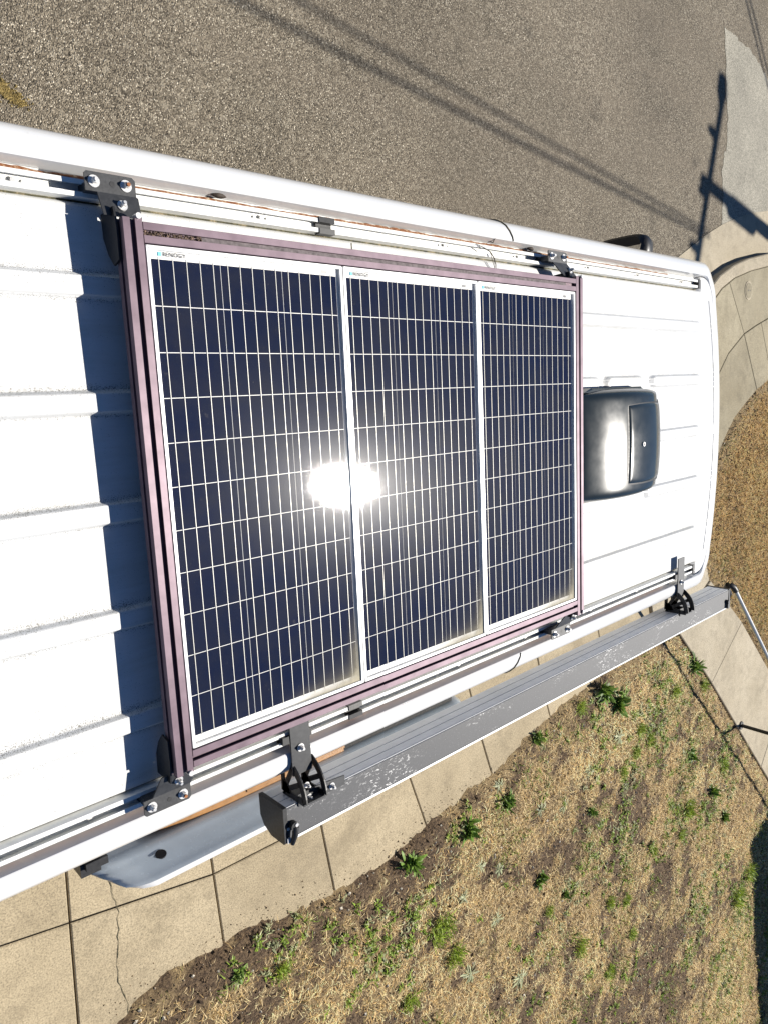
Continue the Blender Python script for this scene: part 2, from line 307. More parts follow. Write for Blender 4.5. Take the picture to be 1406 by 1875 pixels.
# sidewalk: an empty with one slab per panel
sw = thing('sidewalk', (2, -2.6, SW), kind='structure')
J = [(-3.2, .05), (-2.27, .05), (-1.34, .05), (-.405, .04), (.475, -.05), (1.33, -.13), (2.23, -.3), (3.10, -.3), (4.06, -.3), (5.1, -.3), (6.15, -.3)]
jx = lambda j, y: J[j][0] + J[j][1] * (y + 2.8)
ly = lambda x: -2.35 - .18 * (x + .74) - .13 if x < .5 else -2.71
def slab(parent, poly, z0, z1, mat, gap=.006, bev=.006): MB().prism(inset(poly if area(poly) > 0 else poly[::-1], gap * .8), z0, z1, bev).build('slab', mat, parent)
def area(p): return sum(p[i][0] * p[(i + 1) % len(p)][1] - p[(i + 1) % len(p)][0] * p[i][1] for i in range(len(p)))
for i in range(len(J) - 1):
    y0, y1 = -1.455, -3.75; a, b = jx(i, -2.6), jx(i + 1, -2.6)
    slab(sw, [(jx(i, y0), y0), (jx(i + 1, y0), y0), (b, ly(b)), (a, ly(a))], SW - .1, SW - .0015 * (i % 2), 'conc')
    slab(sw, [(a, ly(a)), (b, ly(b)), (jx(i + 1, y1), y1), (jx(i, y1), y1)], SW - .1, SW - .0015 * ((i + 1) % 2), 'conc')
Mi = [(7.0, -.9), (7.25, -.2), (7.55, .25), (7.88, .56), (8.34, .81), (8.73, .93), (8.88, .97), (9.11, 1.03), (9.75, 1.13), (14, 1.6)]
Ed = [(7.4, -.95), (7.9, -.43), (8.13, -.24), (8.46, -.07), (8.81, .09), (9.3, .24), (10.5, .55), (14, 1.2)]
slab(sw, [(6.35, -1.25), (6.55, 0), (6.83, .62), (7.2, 1.02), (7.66, 1.33), (7.86, 1.41), (8.34, .81), (7.88, .56), (7.55, .25), (7.25, -.2), (7.0, -.9)], SW - .1, SW, 'conc3')
slab(sw, [(7.86, 1.41), (8.01, 1.475), (8.5, 1.6), (9.05, 1.70), (9.6, 1.76), (9.75, 1.13), (9.11, 1.03), (8.88, .97), (8.73, .93), (8.34, .81)], SW - .1, SW - .002, 'conc3')
slab(sw, [(9.6, 1.76), (14, 2.26), (14, 1.6), (9.75, 1.13)], SW - .1, SW, 'conc3')
slab(sw, [(7.0, -.9), (7.25, -.2), (7.55, .25), (7.88, .56), (8.34, .81), (8.81, .09), (8.46, -.07), (8.13, -.24), (7.9, -.43), (7.4, -.95)], SW - .1, SW - .001, 'conc3')
slab(sw, [(8.34, .81), (8.73, .93), (8.88, .97), (9.3, .24), (8.81, .09)], SW - .1, SW, 'conc3')
slab(sw, [(8.88, .97), (9.11, 1.03), (9.75, 1.13), (14, 1.6), (14, 1.2), (10.5, .55), (9.3, .24)], SW - .1, SW - .002, 'conc3')
slab(sw, [(5.75, -1.46), (6.35, -1.25), (7.0, -.9), (7.4, -.95), (7.25, -1.6), (7.5, -2.25), (6.62, -2.68), (6.2, -2.75)], SW - .1, SW, 'conc2')
# hairline crack running across the slab beside the open door
cr = MB(); pr = None; k = 0
for yy in np.arange(-2.2, -3.3, -.035):
    xx = -.16 + .022 * math.sin(yy * 9) + random.uniform(-.009, .009); wv = random.choice((.001, .0015, .002, .003))
    if pr: cr.add([(pr[0] - pr[2], pr[1], SW + .0035), (pr[0] + pr[2], pr[1], SW + .0035), (xx + wv, yy, SW + .0035), (xx - wv, yy, SW + .0035)], [(0, 1, 2, 3)])
    pr = (xx, yy, wv)
cr.build('crack', 'grime', sw)
wk = thing('walkway', (8, -3.3, WALK), kind='structure')
WL = [(6.62, -2.68), (7.6, -3.64), (9.39, -5.53), (11.3, -7.5), (13.2, -9.4)]; WR = [(7.5, -2.25), (8.51, -3.04), (10.2, -4.66), (12.1, -6.6), (14, -8.5)]
for i in range(4): slab(wk, [WL[i], WL[i + 1], WR[i + 1], WR[i]], WALK - .14, WALK - .002 * (i % 2), 'conc2', .004, .008)
# lawns: soil sheet that spills a little over the slab edges
PA = [(-5, -3.6), (-.6, -3.36), (-.21, -3.28), (.08, -3.18), (.53, -3.21), (.86, -3.22), (1.13, -3.27), (1.58, -3.36), (1.97, -3.28), (2.41, -3.18), (2.67, -3.2), (3.18, -3.11), (3.66, -2.98), (4.18, -2.86), (4.6, -2.80), (6.55, -2.62),
      (7.6, -3.66), (9.39, -5.55), (11.3, -7.52), (13.2, -9.42), (14.5, -10.7), (14.5, -16), (-5, -16)]
PB = [(7.42, -2.12), (7.25, -1.6), (7.4, -.95)] + Ed[1:] + [(15, 1.3), (15, -9.4), (14, -8.48), (12.1, -6.58), (10.2, -4.64), (8.51, -3.0), (7.55, -2.25)]
def lawn_d(P): return np.maximum(sdist(P, PA), sdist(P, PB))
def soil_z(P, d):
    x, y = P[:, 0], P[:, 1]; d = d + ((vnoise(x, y, 3.1, 41) - .5) * .08 + (vnoise(x, y, 19, 42) - .5) * .06) * (d < .3) * (x < 6)
    nz = (vnoise(x, y, 2.3, 1) - .5) * .03 + (vnoise(x, y, 9, 2) - .5) * .022 + (vnoise(x, y, 27, 3) - .5) * .012
    return SW + np.clip(d * .5, -.09, .034) + nz * np.clip(.35 + d * 4, .2, 1) - .045 * np.exp(-np.abs(sdist(P, WLpoly)) / .12) * (d > 0)
WLpoly = WL + WR[::-1]
def bare(P):                                 # bare-earth patches
    b = np.zeros(len(P))
    for x, y, r in ((6.5, -7.1, 1.1), (5.6, -7.4, 1.2), (4.6, -6.9, .8), (5.5, -4.5, .55), (4.0, -4.3, .35), (1.3, -3.6, .38), (.65, -3.55, .4), (1.8, -3.6, .4), (2.4, -3.4, .3), (.2, -3.5, .45), (6.2, -5.9, .6), (3.2, -6.1, .6), (1.2, -4.6, .35)):
        b = np.maximum(b, np.exp(-((P[:, 0] - x) ** 2 + (P[:, 1] - y) ** 2) / r ** 2))
    return np.clip(b * .85 + (vnoise(P[:, 0], P[:, 1], 1.3, 5) - .5) * .7 + (vnoise(P[:, 0], P[:, 1], 4.2, 6) - .5) * 1.3 + (vnoise(P[:, 0], P[:, 1], 11, 16) - .5) * 1.2 + (vnoise(P[:, 0], P[:, 1], 26, 17) - .5) * .6, 0, 1)
gx = np.arange(-1.6, 11.2, .045); gy = np.arange(-11.6, 1.7, .045); GX, GY = np.meshgrid(gx, gy, indexing='ij'); P2 = np.c_[GX.ravel(), GY.ravel()]
D = lawn_d(P2); Z = soil_z(P2, D); ff = grid_faces(len(gx), len(gy)).reshape(-1, 4); keep = (D[ff] > -.25).any(1)
npmesh('lawn_soil', np.c_[P2, Z], ff[keep].ravel(), 4, 'soil', smooth=True, attr={'bare': bare(P2) * (sdist(P2, PB) < 0)}, kind='structure')
fl = [(11.1, -11.5), (-1.5, -11.5), (-1.5, -3.6), (-60, -3.7), (-60, -90), (60, -90), (60, -11), (11.1, -9)]
MB().add([(x, y, SW - .012) for x, y in fl], [tuple(range(len(fl)))[::-1]]).build('lawn_soil', 'soil', kind='structure')
fl = [(11.1, .6), (60, 8), (60, -11), (11.1, -9)]
MB().add([(x, y, SW - .014) for x, y in fl], [tuple(range(len(fl)))[::-1]]).build('lawn_soil', 'soil', kind='structure')

# ------------------------------------------------------------------ ground cover (uncountable)
def visible_mask(P):
    c = np.array([-1.40439, .20899, 1.39870]); q = np.c_[P, np.full(len(P), SW)] - c
    cx = q @ np.array(rx); cy = -(q @ np.array(ry)); cz = -(q @ np.array(rz)); u = 703 + 1315 * cx / cz; vv = 937 + 1315 * cy / cz
    return (u > -250) & (u < 1800) & (vv > -250) & (vv < 2300), u, vv
def blades(name, P, z, L, wd, tilt, col, mat, bend=.5, **props):
    n_ = len(P); a = rng.uniform(0, 2 * math.pi, n_); dx, dy = np.cos(a), np.sin(a); sx, sy = -dy, dx
    h1 = L * np.cos(tilt) * .6; o1 = L * np.sin(tilt) * .5; h2 = L * np.cos(np.minimum(tilt + bend, 1.5)); o2 = L * np.sin(np.minimum(tilt + bend, 1.5))
    V = np.zeros((n_, 5, 3))
    for k, (o_, h_, ww) in enumerate(((0, 0, 1), (0, 0, -1), (o1, h1, -.8), (o1, h1, .8), (o2, h2, 0))):
        V[:, k, 0] = P[:, 0] + dx * o_ + sx * wd * ww * .5; V[:, k, 1] = P[:, 1] + dy * o_ + sy * wd * ww * .5; V[:, k, 2] = z + h_
    b = np.arange(n_)[:, None] * 5; F = np.concatenate([b + np.array([0, 1, 2]), b + np.array([0, 2, 3]), b + np.array([3, 2, 4])], 1).reshape(-1)
    return npmesh(name, V.reshape(-1, 3), F, 3, mat, attr={'tint': np.repeat(col, 5, 0)}, **props)
def scatter(n_):
    P = np.c_[rng.uniform(-.9, 10.9, n_), rng.uniform(-11.2, 1.2, n_)]; ok, u, vv = visible_mask(P); P = P[ok]; d = lawn_d(P); k = d > .0; return P[k], d[k]
P, d = scatter(820000); b = bare(P); front = sdist(P, PB) > 0
keep = rng.random(len(P)) < np.where(front, .75, np.clip(.97 - 1.3 * b, .06, 1)) * np.clip(.15 + d * 2.2, 0, 1); P, d, front = P[keep], d[keep], front[keep]
n_ = len(P); z = soil_z(P, d) - .003; t = rng.random(n_)[:, None]; mixk = vnoise(P[:, 0], P[:, 1], 1.7, 8)[:, None]
c1, c2, c3 = np.array([1.0, .78, .43]), np.array([.74, .50, .20]), np.array([.20, .12, .045])
col = np.minimum(.98, np.where(t < .5, c1, np.where(t < .8, c2, c3)) * rng.uniform(.7, 1.25, (n_, 1)) * (.8 + .45 * mixk))
col = np.where(front[:, None], col * np.array([.60, .50, .34]), col)
gr = (rng.random(n_) < .03 + .15 * (vnoise(P[:, 0], P[:, 1], 1.9, 9) > .68)); col[gr] = np.array([.22, .23, .06]) * rng.uniform(.6, 1.3, (gr.sum(), 1))
blades('dry_grass', P, z, rng.uniform(.02, .075, n_) * np.where(rng.random(n_) < .05, 2.0, 1) * np.where(front, 1.3, 1), rng.uniform(.0025, .0055, n_) * np.where(front, 1.9, np.clip(.8 + P[:, 0] * .08, .9, 1.5)), rng.uniform(.8, 1.5, n_), col, 'straw', label='dry straw coloured grass thatch over both lawns', category='grass', kind='stuff')
# soil clods and pebbles
def lumps(name, P, z, r, col, mat, **props):
    n_ = len(P); o = np.array([(1, 0, 0), (0, 1, 0), (-1, 0, 0), (0, -1, 0), (0, 0, .75), (0, 0, -.5)]); V = o[None] * rng.uniform(.55, 1.25, (n_, 6, 1)) * r[:, None, None]
    a = rng.uniform(0, 6.28, n_); ca, sa = np.cos(a)[:, None], np.sin(a)[:, None]; X = V[..., 0] * ca - V[..., 1] * sa * .75; Y = V[..., 0] * sa + V[..., 1] * ca * .75
    W_ = np.stack([X + P[:, :1], Y + P[:, 1:2], V[..., 2] + z[:, None]], -1)
    F = np.array([0, 1, 4, 1, 2, 4, 2, 3, 4, 3, 0, 4, 1, 0, 5, 2, 1, 5, 3, 2, 5, 0, 3, 5]); F = (np.arange(n_)[:, None] * 6 + F[None]).reshape(-1)
    return npmesh(name, W_.reshape(-1, 3), F, 3, mat, attr={'tint': np.repeat(col, 6, 0)}, **props)
P = np.c_[rng.uniform(-.9, 10.9, 160000), rng.uniform(-11.2, 1.2, 160000)]; ok, u, vv = visible_mask(P); P = P[ok]; d = lawn_d(P)
edge = np.exp(-np.abs(d - .02) / .12) * (P[:, 0] < 3.2); b = bare(P)
keep = ((d > 0) & (rng.random(len(P)) < .25 + .6 * b)) | ((d > -.2) & (rng.random(len(P)) < edge * 1.)); P, d = P[keep], d[keep]
n_ = len(P); r = rng.uniform(.003, .012, n_) * np.where(rng.random(n_) < .06, 1.8, 1) * np.where(d < 0, .55, 1); t = rng.random((n_, 1))
col = np.array([.13, .088, .052]) * rng.uniform(.35, 1.9, (n_, 1)) + (t > .94) * np.array([.24, .21, .16])
lumps('soil_clods', P, np.maximum(soil_z(P, d), np.where(d < .03, SW, -9)) + r * .25, r, col, 'clod', label='loose brown soil crumbs along the concrete edge and over the lawn', category='soil', kind='stuff')
P, d = scatter(5200); P = P[:1500]; d = d[:1500]; n_ = len(P); r = rng.uniform(.008, .02, n_); col = np.array([.52, .47, .38]) * rng.uniform(.6, 1.25, (n_, 1))
lumps('pebbles', P, soil_z(P, d) + r * .3, r, col, 'stone', label='small pale pebbles scattered over the lawn soil', category='pebbles', kind='stuff')
# low green sprigs between the weeds
P, d = scatter(60000); cl = vnoise(P[:, 0], P[:, 1], 2.6, 12) * .6 + vnoise(P[:, 0], P[:, 1], 6, 13) * .4; wkd = -sdist(P, WLpoly)
pr_ = (cl > .66) * .8 + np.exp(-wkd / .12) * .7 * (rng.random(len(P)) < .5) + np.exp(-((P[:, 0] - 8.9) / .5) ** 2 - ((P[:, 1] + 7.6) / .9) ** 2) * 1.
keep = rng.random(len(P)) < pr_ * (sdist(P, PA) > .05); P, d = P[keep], d[keep]; n_ = len(P)
blades('green_sprigs', P, soil_z(P, d), rng.uniform(.04, .10, n_), rng.uniform(.005, .011, n_), rng.uniform(.3, 1.2, n_), np.array([.22, .30, .045]) * rng.uniform(.5, 1.35, (n_, 1)), 'leaf', label='thin green grass sprigs growing through the dry lawn', category='grass', kind='stuff')
# tiny low weeds mixed through the thatch
P, d = scatter(26000); cl = vnoise(P[:, 0], P[:, 1], 1.5, 31) * .5 + vnoise(P[:, 0], P[:, 1], 5, 32) * .5; A = sdist(P, PA) > .04
keep = A & (rng.random(len(P)) < np.clip((cl - .525) * 3.6, .010, .9)); P = P[keep]; k = 9; Q = np.repeat(P, k, 0) + rng.normal(0, .014, (len(P) * k, 2)); dq = lawn_d(Q); n_ = len(Q)
tone = np.where(np.repeat(rng.random(len(P)), k)[:, None] < .3, np.array([.40, .42, .22]), np.array([.24, .34, .045]))
blades('low_weeds', Q, soil_z(Q, dq) + .002, rng.uniform(.02, .065, n_), rng.uniform(.008, .018, n_), rng.uniform(.4, 1.3, n_), tone * rng.uniform(.5, 1.35, (n_, 1)), 'leaf', label='tiny low green weeds mixed through the dry lawn', category='weeds', kind='stuff')
# ------------------------------------------------------------------ single weeds
def weed(x, y, kind, size, label):
    d = lawn_d(np.array([[x, y]])); z = float(soil_z(np.array([[x, y]]), d)[0]); V = []; F = []; C = []
    base = (x, y, z - .005); rr = random.Random(int(x * 991 + y * 317))
    nleaf = {1: 96, 2: 260, 3: 34}[kind]; subs = [(0, 0)] + [(rr.uniform(-.45, .45) * size, rr.uniform(-.45, .45) * size) for _ in range(3)]; size *= {1: 1.0, 2: 1.1, 3: 1.0}[kind]
    for i in range(nleaf):
        a = rr.uniform(0, 6.283); L = size * rr.uniform(.25, .9) * (1 if kind != 2 else rr.uniform(.4, .8)); wd = {1: .19, 2: .07, 3: .15}[kind] * L * rr.uniform(.7, 1.2)
        el = rr.uniform(.25, 1.35) if kind == 1 else rr.uniform(.5, 1.3) if kind == 2 else rr.uniform(.08, .45)
        ox, oy = (max(-.42, min(.42, rr.gauss(0, .24))) * size, max(-.42, min(.42, rr.gauss(0, .24))) * size) if kind == 2 else (rr.gauss(0, size * .08) + subs[i % 4][0] * (kind == 1), rr.gauss(0, size * .08) + subs[i % 4][1] * (kind == 1))
        dx, dy = math.cos(a), math.sin(a); tw = rr.uniform(-.5, .5); o = len(V)
        for t_, ww in ((0, .3), (.3, .9), (.62, 1.), (.85, .6), (1., .04)):
            h = L * (math.sin(el) * t_ - .45 * t_ * t_ * math.cos(el)); r0 = L * math.cos(el) * t_ * (1 - .1 * t_)
            for s_ in (-1, 1):
                V.append((x + ox + dx * r0 - dy * s_ * ww * wd * .5, y + oy + dy * r0 + dx * s_ * ww * wd * .5, z + max(h, -.004) + .01 + s_ * tw * ww * wd * .3))
        g = {1: (.15, .25, .04), 2: (.30, .40, .045), 3: (.40, .42, .24)}[kind]; k = rr.uniform(.6, 1.35)
        C += [tuple(q * k * (.8 + .3 * t_ / 4) for q in g) for t_ in range(5) for _ in (0, 1)]
        F += [q for j in range(4) for q in (o + 2 * j, o + 2 * j + 1, o + 2 * j + 3, o + 2 * j + 2)]
    o = npmesh('grass_tuft' if kind == 2 else 'weed', np.array(V), np.array(F), 4, 'leaf', base=base, attr={'tint': np.array(C)}, label=label, category='grass tuft' if kind == 2 else 'weed', group='weeds in the dry lawn')
    return o
WEEDS = [
 (2.79, -3.45, 1, .17, 'bushy dark green weed beside the dark soil notch of the concrete edge'), (3.35, -3.44, 1, .15, 'tall dark green weed clump right of the bushy weed at the concrete edge'),
 (2.13, -3.42, 1, .17, 'dark green weed spilling over the concrete edge, left of the soil notch'), (3.81, -2.98, 1, .11, 'small dark green weed on the straight concrete edge near the awning'),
 (7.05, -3.28, 1, .20, 'leafy dark weed leaning over the near edge of the pale walkway'), (4.9, -2.9, 1, .2, 'broad dark weed clump just under the awning, left one of two'), (5.22, -3.13, 1, .22, 'broad dark weed clump just below the awning, right one of two'),
 (.55, -3.41, 1, .08, 'small dark green weed in bare soil at the bottom left of the lawn'), (.89, -3.61, 2, .12, 'pale green grass tuft in bare soil at the bottom left of the lawn'),
 (2.41, -4.17, 2, .24, 'large bright green grass patch at the lower left of the lawn, upper half'), (2.56, -4.52, 2, .2, 'large bright green grass patch at the lower left of the lawn, lower half'),
 (4.2, -4.82, 1, .10, 'compact round bright weed in the middle of the straw'), (5.07, -6.26, 2, .16, 'upright green tuft standing alone in the bare brown soil'), (3.45, -5.3, 3, .17, 'pale grey green rosette at the bottom of the lawn'),
 (2.76, -4.83, 3, .16, 'spiky rosette beside the large bright patch at the bottom'), (3.82, -4.48, 1, .13, 'dark green rosette above the compact round weed'), (3.95, -4.88, 2, .12, 'double green tuft left of the compact round weed'),
 (5.06, -5.39, 2, .15, 'bright grass patch in lower mid lawn, left of a pair'), (5.41, -5.56, 2, .14, 'bright grass patch in lower mid lawn, right of a pair'), (4.47, -5.59, 2, .19, 'wide green grass patch above the bare brown soil'),
 (5.54, -6.05, 2, .15, 'yellow green tuft at the upper rim of the bare brown soil'), (6.95, -5.12, 2, .24, 'large yellow green grass patch in the upper right of the lawn'), (6.04, -5.25, 2, .13, 'small green tuft in the middle right of the lawn'),
 (8.04, -5.73, 1, .16, 'dark weed near the cast shadow of the handrail'), (6.74, -5.37, 2, .15, 'green tuft below the large yellow green patch'), (2.69, -4.04, 3, .11, 'small pale rosette above the large bright patch'),
 (3.15, -4.52, 3, .13, 'pale rosette right of the large bright patch'), (4.24, -3.89, 3, .13, 'pale rosette in the upper left straw'), (2.95, -3.89, 3, .11, 'pale rosette below the bushy edge weed, left one'), (3.21, -4.05, 3, .11, 'pale rosette below the bushy edge weed, right one'),
 (7.66, -5.2, 1, .16, 'dark green tuft between the large patch and the handrail shadow'), (7.99, -4.94, 2, .2, 'bright tuft touching the handrail shadow on the lawn'), (2.03, -4.62, 2, .16, 'green grass patch at the bottom edge of the photo'),
 (8.6, -7.25, 2, .3, 'grassy fringe along the dark house shadow, nearer part'), (9.0, -7.05, 2, .26, 'grassy fringe at the corner of the dark house shadow'), (5.69, -3.6, 2, .15, 'green tuft under the awning, left of three'), (5.63, -3.85, 2, .13, 'green tuft under the awning, lowest of three'),
 (5.94, -3.8, 2, .15, 'green tuft under the awning, right of three'), (5.22, -3.5, 3, .14, 'pale rosette below the broad dark clumps'), (4.69, -3.69, 3, .15, 'pale spiky rosette in the straw right of the concrete edge'), (3.84, -3.74, 3, .12, 'pale rosette near the tall dark clump'),
 (4.69, -4.12, 1, .10, 'tiny dark weed in the middle of the straw'), (5.34, -3.95, 2, .12, 'thin green tuft left of the three awning tufts'), (6.99, -4.4, 1, .14, 'dark weed halfway between the walkway and the large yellow green patch'), (7.33, -3.58, 2, .16, 'green tuft against the walkway edge below the leafy weed'),
 (3.23, -3.24, 3, .12, 'pale rosette right at the concrete edge'), (4.5, -2.92, 2, .14, 'bright tuft at the concrete edge under the awning'), (6.53, -3.4, 2, .15, 'green tuft beside the start of the handrail shadow')]
for wd in WEEDS: weed(*wd)
# moss tuft on the road
V = np.array([(-.30 + .19 * t_ + rng.normal(0, .022), 1.865 - .135 * t_ + rng.normal(0, .014)) for t_ in rng.random(900)]); r = rng.uniform(.003, .009, 900)
lumps('moss_patch', V, np.full(900, ROAD + .004), r, np.array([.26, .195, .075]) * rng.uniform(.5, 1.4, (900, 1)), 'stone', label='yellow brown moss strip on the road behind the van', category='moss')

# ------------------------------------------------------------------ utility cover, handrail
uc = thing('utility_cover', (8.43, 1.35, SW), 'round concrete utility cover with two holes in the corner sidewalk', 'utility cover')
MB().tube([(8.43, 1.35, SW - .02), (8.43, 1.35, SW + .004)], .115, 28).build('rim', 'conc2', uc); MB().tube([(8.43, 1.35, SW), (8.43, 1.35, SW + .008)], .096, 28).build('lid', 'conc3', uc)
for s_ in (-.03, .03): MB().tube([(8.43 + s_, 1.35, SW + .006), (8.43 + s_, 1.35, SW + .0095)], .010, 10).build('hole', 'black', uc)
hr = thing('handrail', (8.58, -4.58, WALK), 'silver pipe handrail with posts darkened for shade along the near side of the walkway', 'handrail')
d0 = Vector((6.016, -1.898, 0)); dv = (Vector((8.583, -4.578, 0)) - d0); rp = lambda t_, z: tuple(d0 + dv * t_ + Vector((0, 0, z)))
MB().tube([rp(0, -1.55), rp(.35, -1.55), rp(1, -1.55), rp(2, -1.55)], .021, 12).build('rail', 'galv', hr)
e = MB(); e.tube([rp(.005, -1.55), rp(-.012, -1.553), rp(-.022, -1.575), rp(-.020, -1.60), rp(-.006, -1.63), rp(.03, -1.64)], .030, 12); e.build('end_bend', 'black', hr)
for t_ in (1., 2.):
    q = rp(t_, 0); MB().tube([(q[0], q[1], WALK), (q[0], q[1], -1.56)], .024, 12).build('post', 'black', hr)  # posts made black: their shaded side is put into the colour
    if t_ > 0:
        fl_ = MB().cyl(q[0], q[1], WALK, WALK + .012, .06, 18); fo = fl_.build('flange', 'black', hr)
        for a in (.6, 2.2, 3.8, 5.3): MB().cyl(q[0] + .045 * math.cos(a), q[1] + .045 * math.sin(a), WALK + .012, WALK + .022, .007, 6).build('bolt', 'steel', fo)

# ------------------------------------------------------------------ utility pole, cables and house outside the frame (their shadows fall into it)
PX, PY, HC = 13.35, 1.42, 4.45                # crossarm height
up_ = thing('utility_pole', (PX, PY, SW), 'tall wooden utility pole whose crossarm shadow falls on the street corner', 'utility pole')
MB().tube([(PX, PY, SW - .3), (PX, PY, 1), (PX, PY, 4.85)], [.15, .115, .085], 16).build('pole', 'polewood', up_)
a0, a1 = Vector((12.78, -.3, HC)), Vector((13.62, 2.36, HC)); ad = (a1 - a0); an = Vector((-ad.y, ad.x, 0)).normalized()
MB().tube([tuple(a0 + an * .15), tuple(a1 + an * .15)], .055, 8).build('crossarm', 'polewood', up_)
for t_ in (.12, .36, .60, .86):
    q = a0 + ad * t_ + an * .15; MB().tube([tuple(q), tuple(q + Vector((0, 0, .1))), tuple(q + Vector((0, 0, .14))), tuple(q + Vector((0, 0, .24)))], [.03, .03, .075, .05], 10).build('insulator', 'transformer', up_)
q = a1 + an * .15; lm = MB().tube([tuple(q - ad.normalized() * .05), tuple(q + Vector((.02, .12, .03))), tuple(q + Vector((.0, .32, .0)))], [.05, .11, .08], 10).build('street_lamp', 'transformer', up_)
tc = Vector((PX + .30, PY - .10, 3.9)); MB().tube([tuple(tc + Vector((0, 0, -.45))), tuple(tc + Vector((0, 0, .35))), tuple(tc + Vector((0, 0, .45)))], [.15, .15, .07], 18).build('transformer', 'transformer', up_)
MB().tube([(PX, PY, 3.9), tuple(tc)], .05, 8).build('bracket', 'steel', up_)
def cable(p0, p1, r, label, sag=.1):
    p0, p1 = Vector(p0), Vector(p1); L = 14
    pts = [p0.lerp(p1, i / L) - Vector((0, 0, sag * 4 * (i / L) * (1 - i / L))) for i in range(L + 1)]
    b = tuple(pts[0]); m_ = MB().tube([tuple(q) for q in pts], r, 8); m_.build('overhead_cable', 'wire', None, base=b, label=label, category='cable', group='overhead cables')
sx, sy = SUN.x / SUN.z, SUN.y / SUN.z
def shp(x, y, z): h = z - ROAD; return (x + sx * h, y + sy * h, z)
cable(shp(-4, 3.13, 4.45), shp(7.55, 1.93, 4.45), .018, 'overhead cable casting the nearer of two parallel soft shadows on the road')
cable(shp(-4, 3.43, 4.62), shp(7.55, 1.99, 4.55), .015, 'overhead cable casting the farther of two parallel soft shadows on the road')
cable(shp(5.2, 8.1, 3.6), shp(11.2, 1.75, 3.6), .018, 'thin overhead cable shadowing the corner patch, left of a close pair')
cable(shp(5.33, 8.13, 3.62), shp(11.33, 1.78, 3.62), .018, 'thin overhead cable shadowing the corner patch, right of a close pair')
hs = thing('house', (11.75, -7.3, SW), 'pale sided house with shingled gable roof shading the lawn corner', 'house')
c_, s_ = math.cos(.18), math.sin(.18)
def hp(u, v_, z): return (11.2 + u * c_ + v_ * s_, -7.04 + u * s_ - v_ * c_, SW + z)    # u away from the lawn, v along the wall
def hbox(m_, u0, u1, v0, v1, z0, z1):
    return m_.add([hp(u0, v0, z0), hp(u1, v0, z0), hp(u1, v1, z0), hp(u0, v1, z0), hp(u0, v0, z1), hp(u1, v0, z1), hp(u1, v1, z1), hp(u0, v1, z1)], [(0, 1, 2, 3), (7, 6, 5, 4), (4, 5, 1, 0), (5, 6, 2, 1), (6, 7, 3, 2), (7, 4, 0, 3)])
hbox(MB(), .45, 7.5, .4, 9.6, -.1, 2.62).build('wall', 'siding', hs)
for u0, u1 in ((0, 4), (8, 4)):
    z0, z1 = 2.62, 4.4; MB().add([hp(u0, 0, z0), hp(u0, 10, z0), hp(u1, 10, z1), hp(u1, 0, z1), hp(u0, 0, z0 + .12), hp(u0, 10, z0 + .12), hp(u1, 10, z1 + .12), hp(u1, 0, z1 + .12)], [(0, 1, 2, 3), (7, 6, 5, 4), (4, 5, 1, 0), (5, 6, 2, 1), (6, 7, 3, 2), (7, 4, 0, 3)]).build('roof', 'shingle', hs)
for v0 in (1.6, 5.6):
    wd = hbox(MB(), .42, .45, v0, v0 + 1.3, .9, 2.1).build('window', 'trim', hs); hbox(MB(), .405, .42, v0 + .08, v0 + 1.22, .98, 2.02).build('pane', 'carglass', wd)

# ================================================================== VAN
van = thing('camper_van', (0, 0, ROAD), 'white camper van with ribbed roof, roof rails and its side door slid open', 'van')
def xf(y):
    y = abs(y)
    return 2.07 - .07 * (y / .575) ** 2 if y <= .575 else 1.9 + math.sqrt(max(0, .01 - (y - .575) ** 2))
ys = np.unique(np.concatenate([np.arange(-.675, .6751, .0055), *[np.arange(c_ - .034, c_ + .0341, .002) for c_ in (.458, .228, 0., -.228, -.462)], [-.675, .675]])); xs = np.concatenate([np.arange(-2.1, .8, .05), np.arange(.8, 1.80, .0125)])
xs = np.unique(xs.round(4)); tt = np.concatenate([np.linspace(0, .55, 12)[1:], np.linspace(.55, 1, 40)[1:]])
RIBS = [(.458, [(-2.0, 1.86)]), (.228, [(-2.0, 1.02), (1.075, 1.345), (1.42, 1.86)]), (0., [(-2.0, .9), (1.40, 1.86)]), (-.228, [(-2., 1.0), (1.38, 1.86)]), (-.462, [(-2.0, 1.85)])]
def smooth(t): t = np.clip(t, 0, 1); return t * t * (3 - 2 * t)
def roof_z(X, Y):
    z = np.full_like(X, -.085) - .006 * (Y / .6) ** 2; gr = np.zeros_like(X)
    for yc, segs in RIBS:
        for a, b in segs:
            dx = np.maximum(np.maximum(a - X, X - b), 0); ex = np.maximum(np.maximum(a + .02 - X, X - (b - .02)), 0)
            dd = np.hypot(Y - yc, ex); h = smooth((.0265 - dd) / .0095); z = z + .0140 * h
            gr = np.maximum(gr, np.exp(-((dd - .027) / np.where(Y > yc, .011, .006)) ** 2) * np.where(Y > yc, 1., .85))
    z = z - .022 * smooth((np.abs(Y) - .614) / .008) * smooth((1.875 - X) / .01)
    dfr = np.vectorize(xf)(Y) - X
    z = z - .007 * np.exp(-((dfr - .035) / .0045) ** 2) * (np.abs(Y + .005) > .02) * (np.abs(Y) < .58) - .0022 * smooth((.095 - dfr) / .008)
    return z, gr
X = np.zeros((len(xs) + len(tt), len(ys))); Y = np.zeros_like(X)
for j, y in enumerate(ys): X[:, j] = np.concatenate([xs, xs[-1] + tt * (xf(y) - xs[-1])]); Y[:, j] = y
Zr, gr = roof_z(X, Y); gr = np.clip(gr * np.where(X < .9, 1., .75) + .25 * np.exp(-((np.abs(Y) - .60) / .02) ** 2), 0, 1)
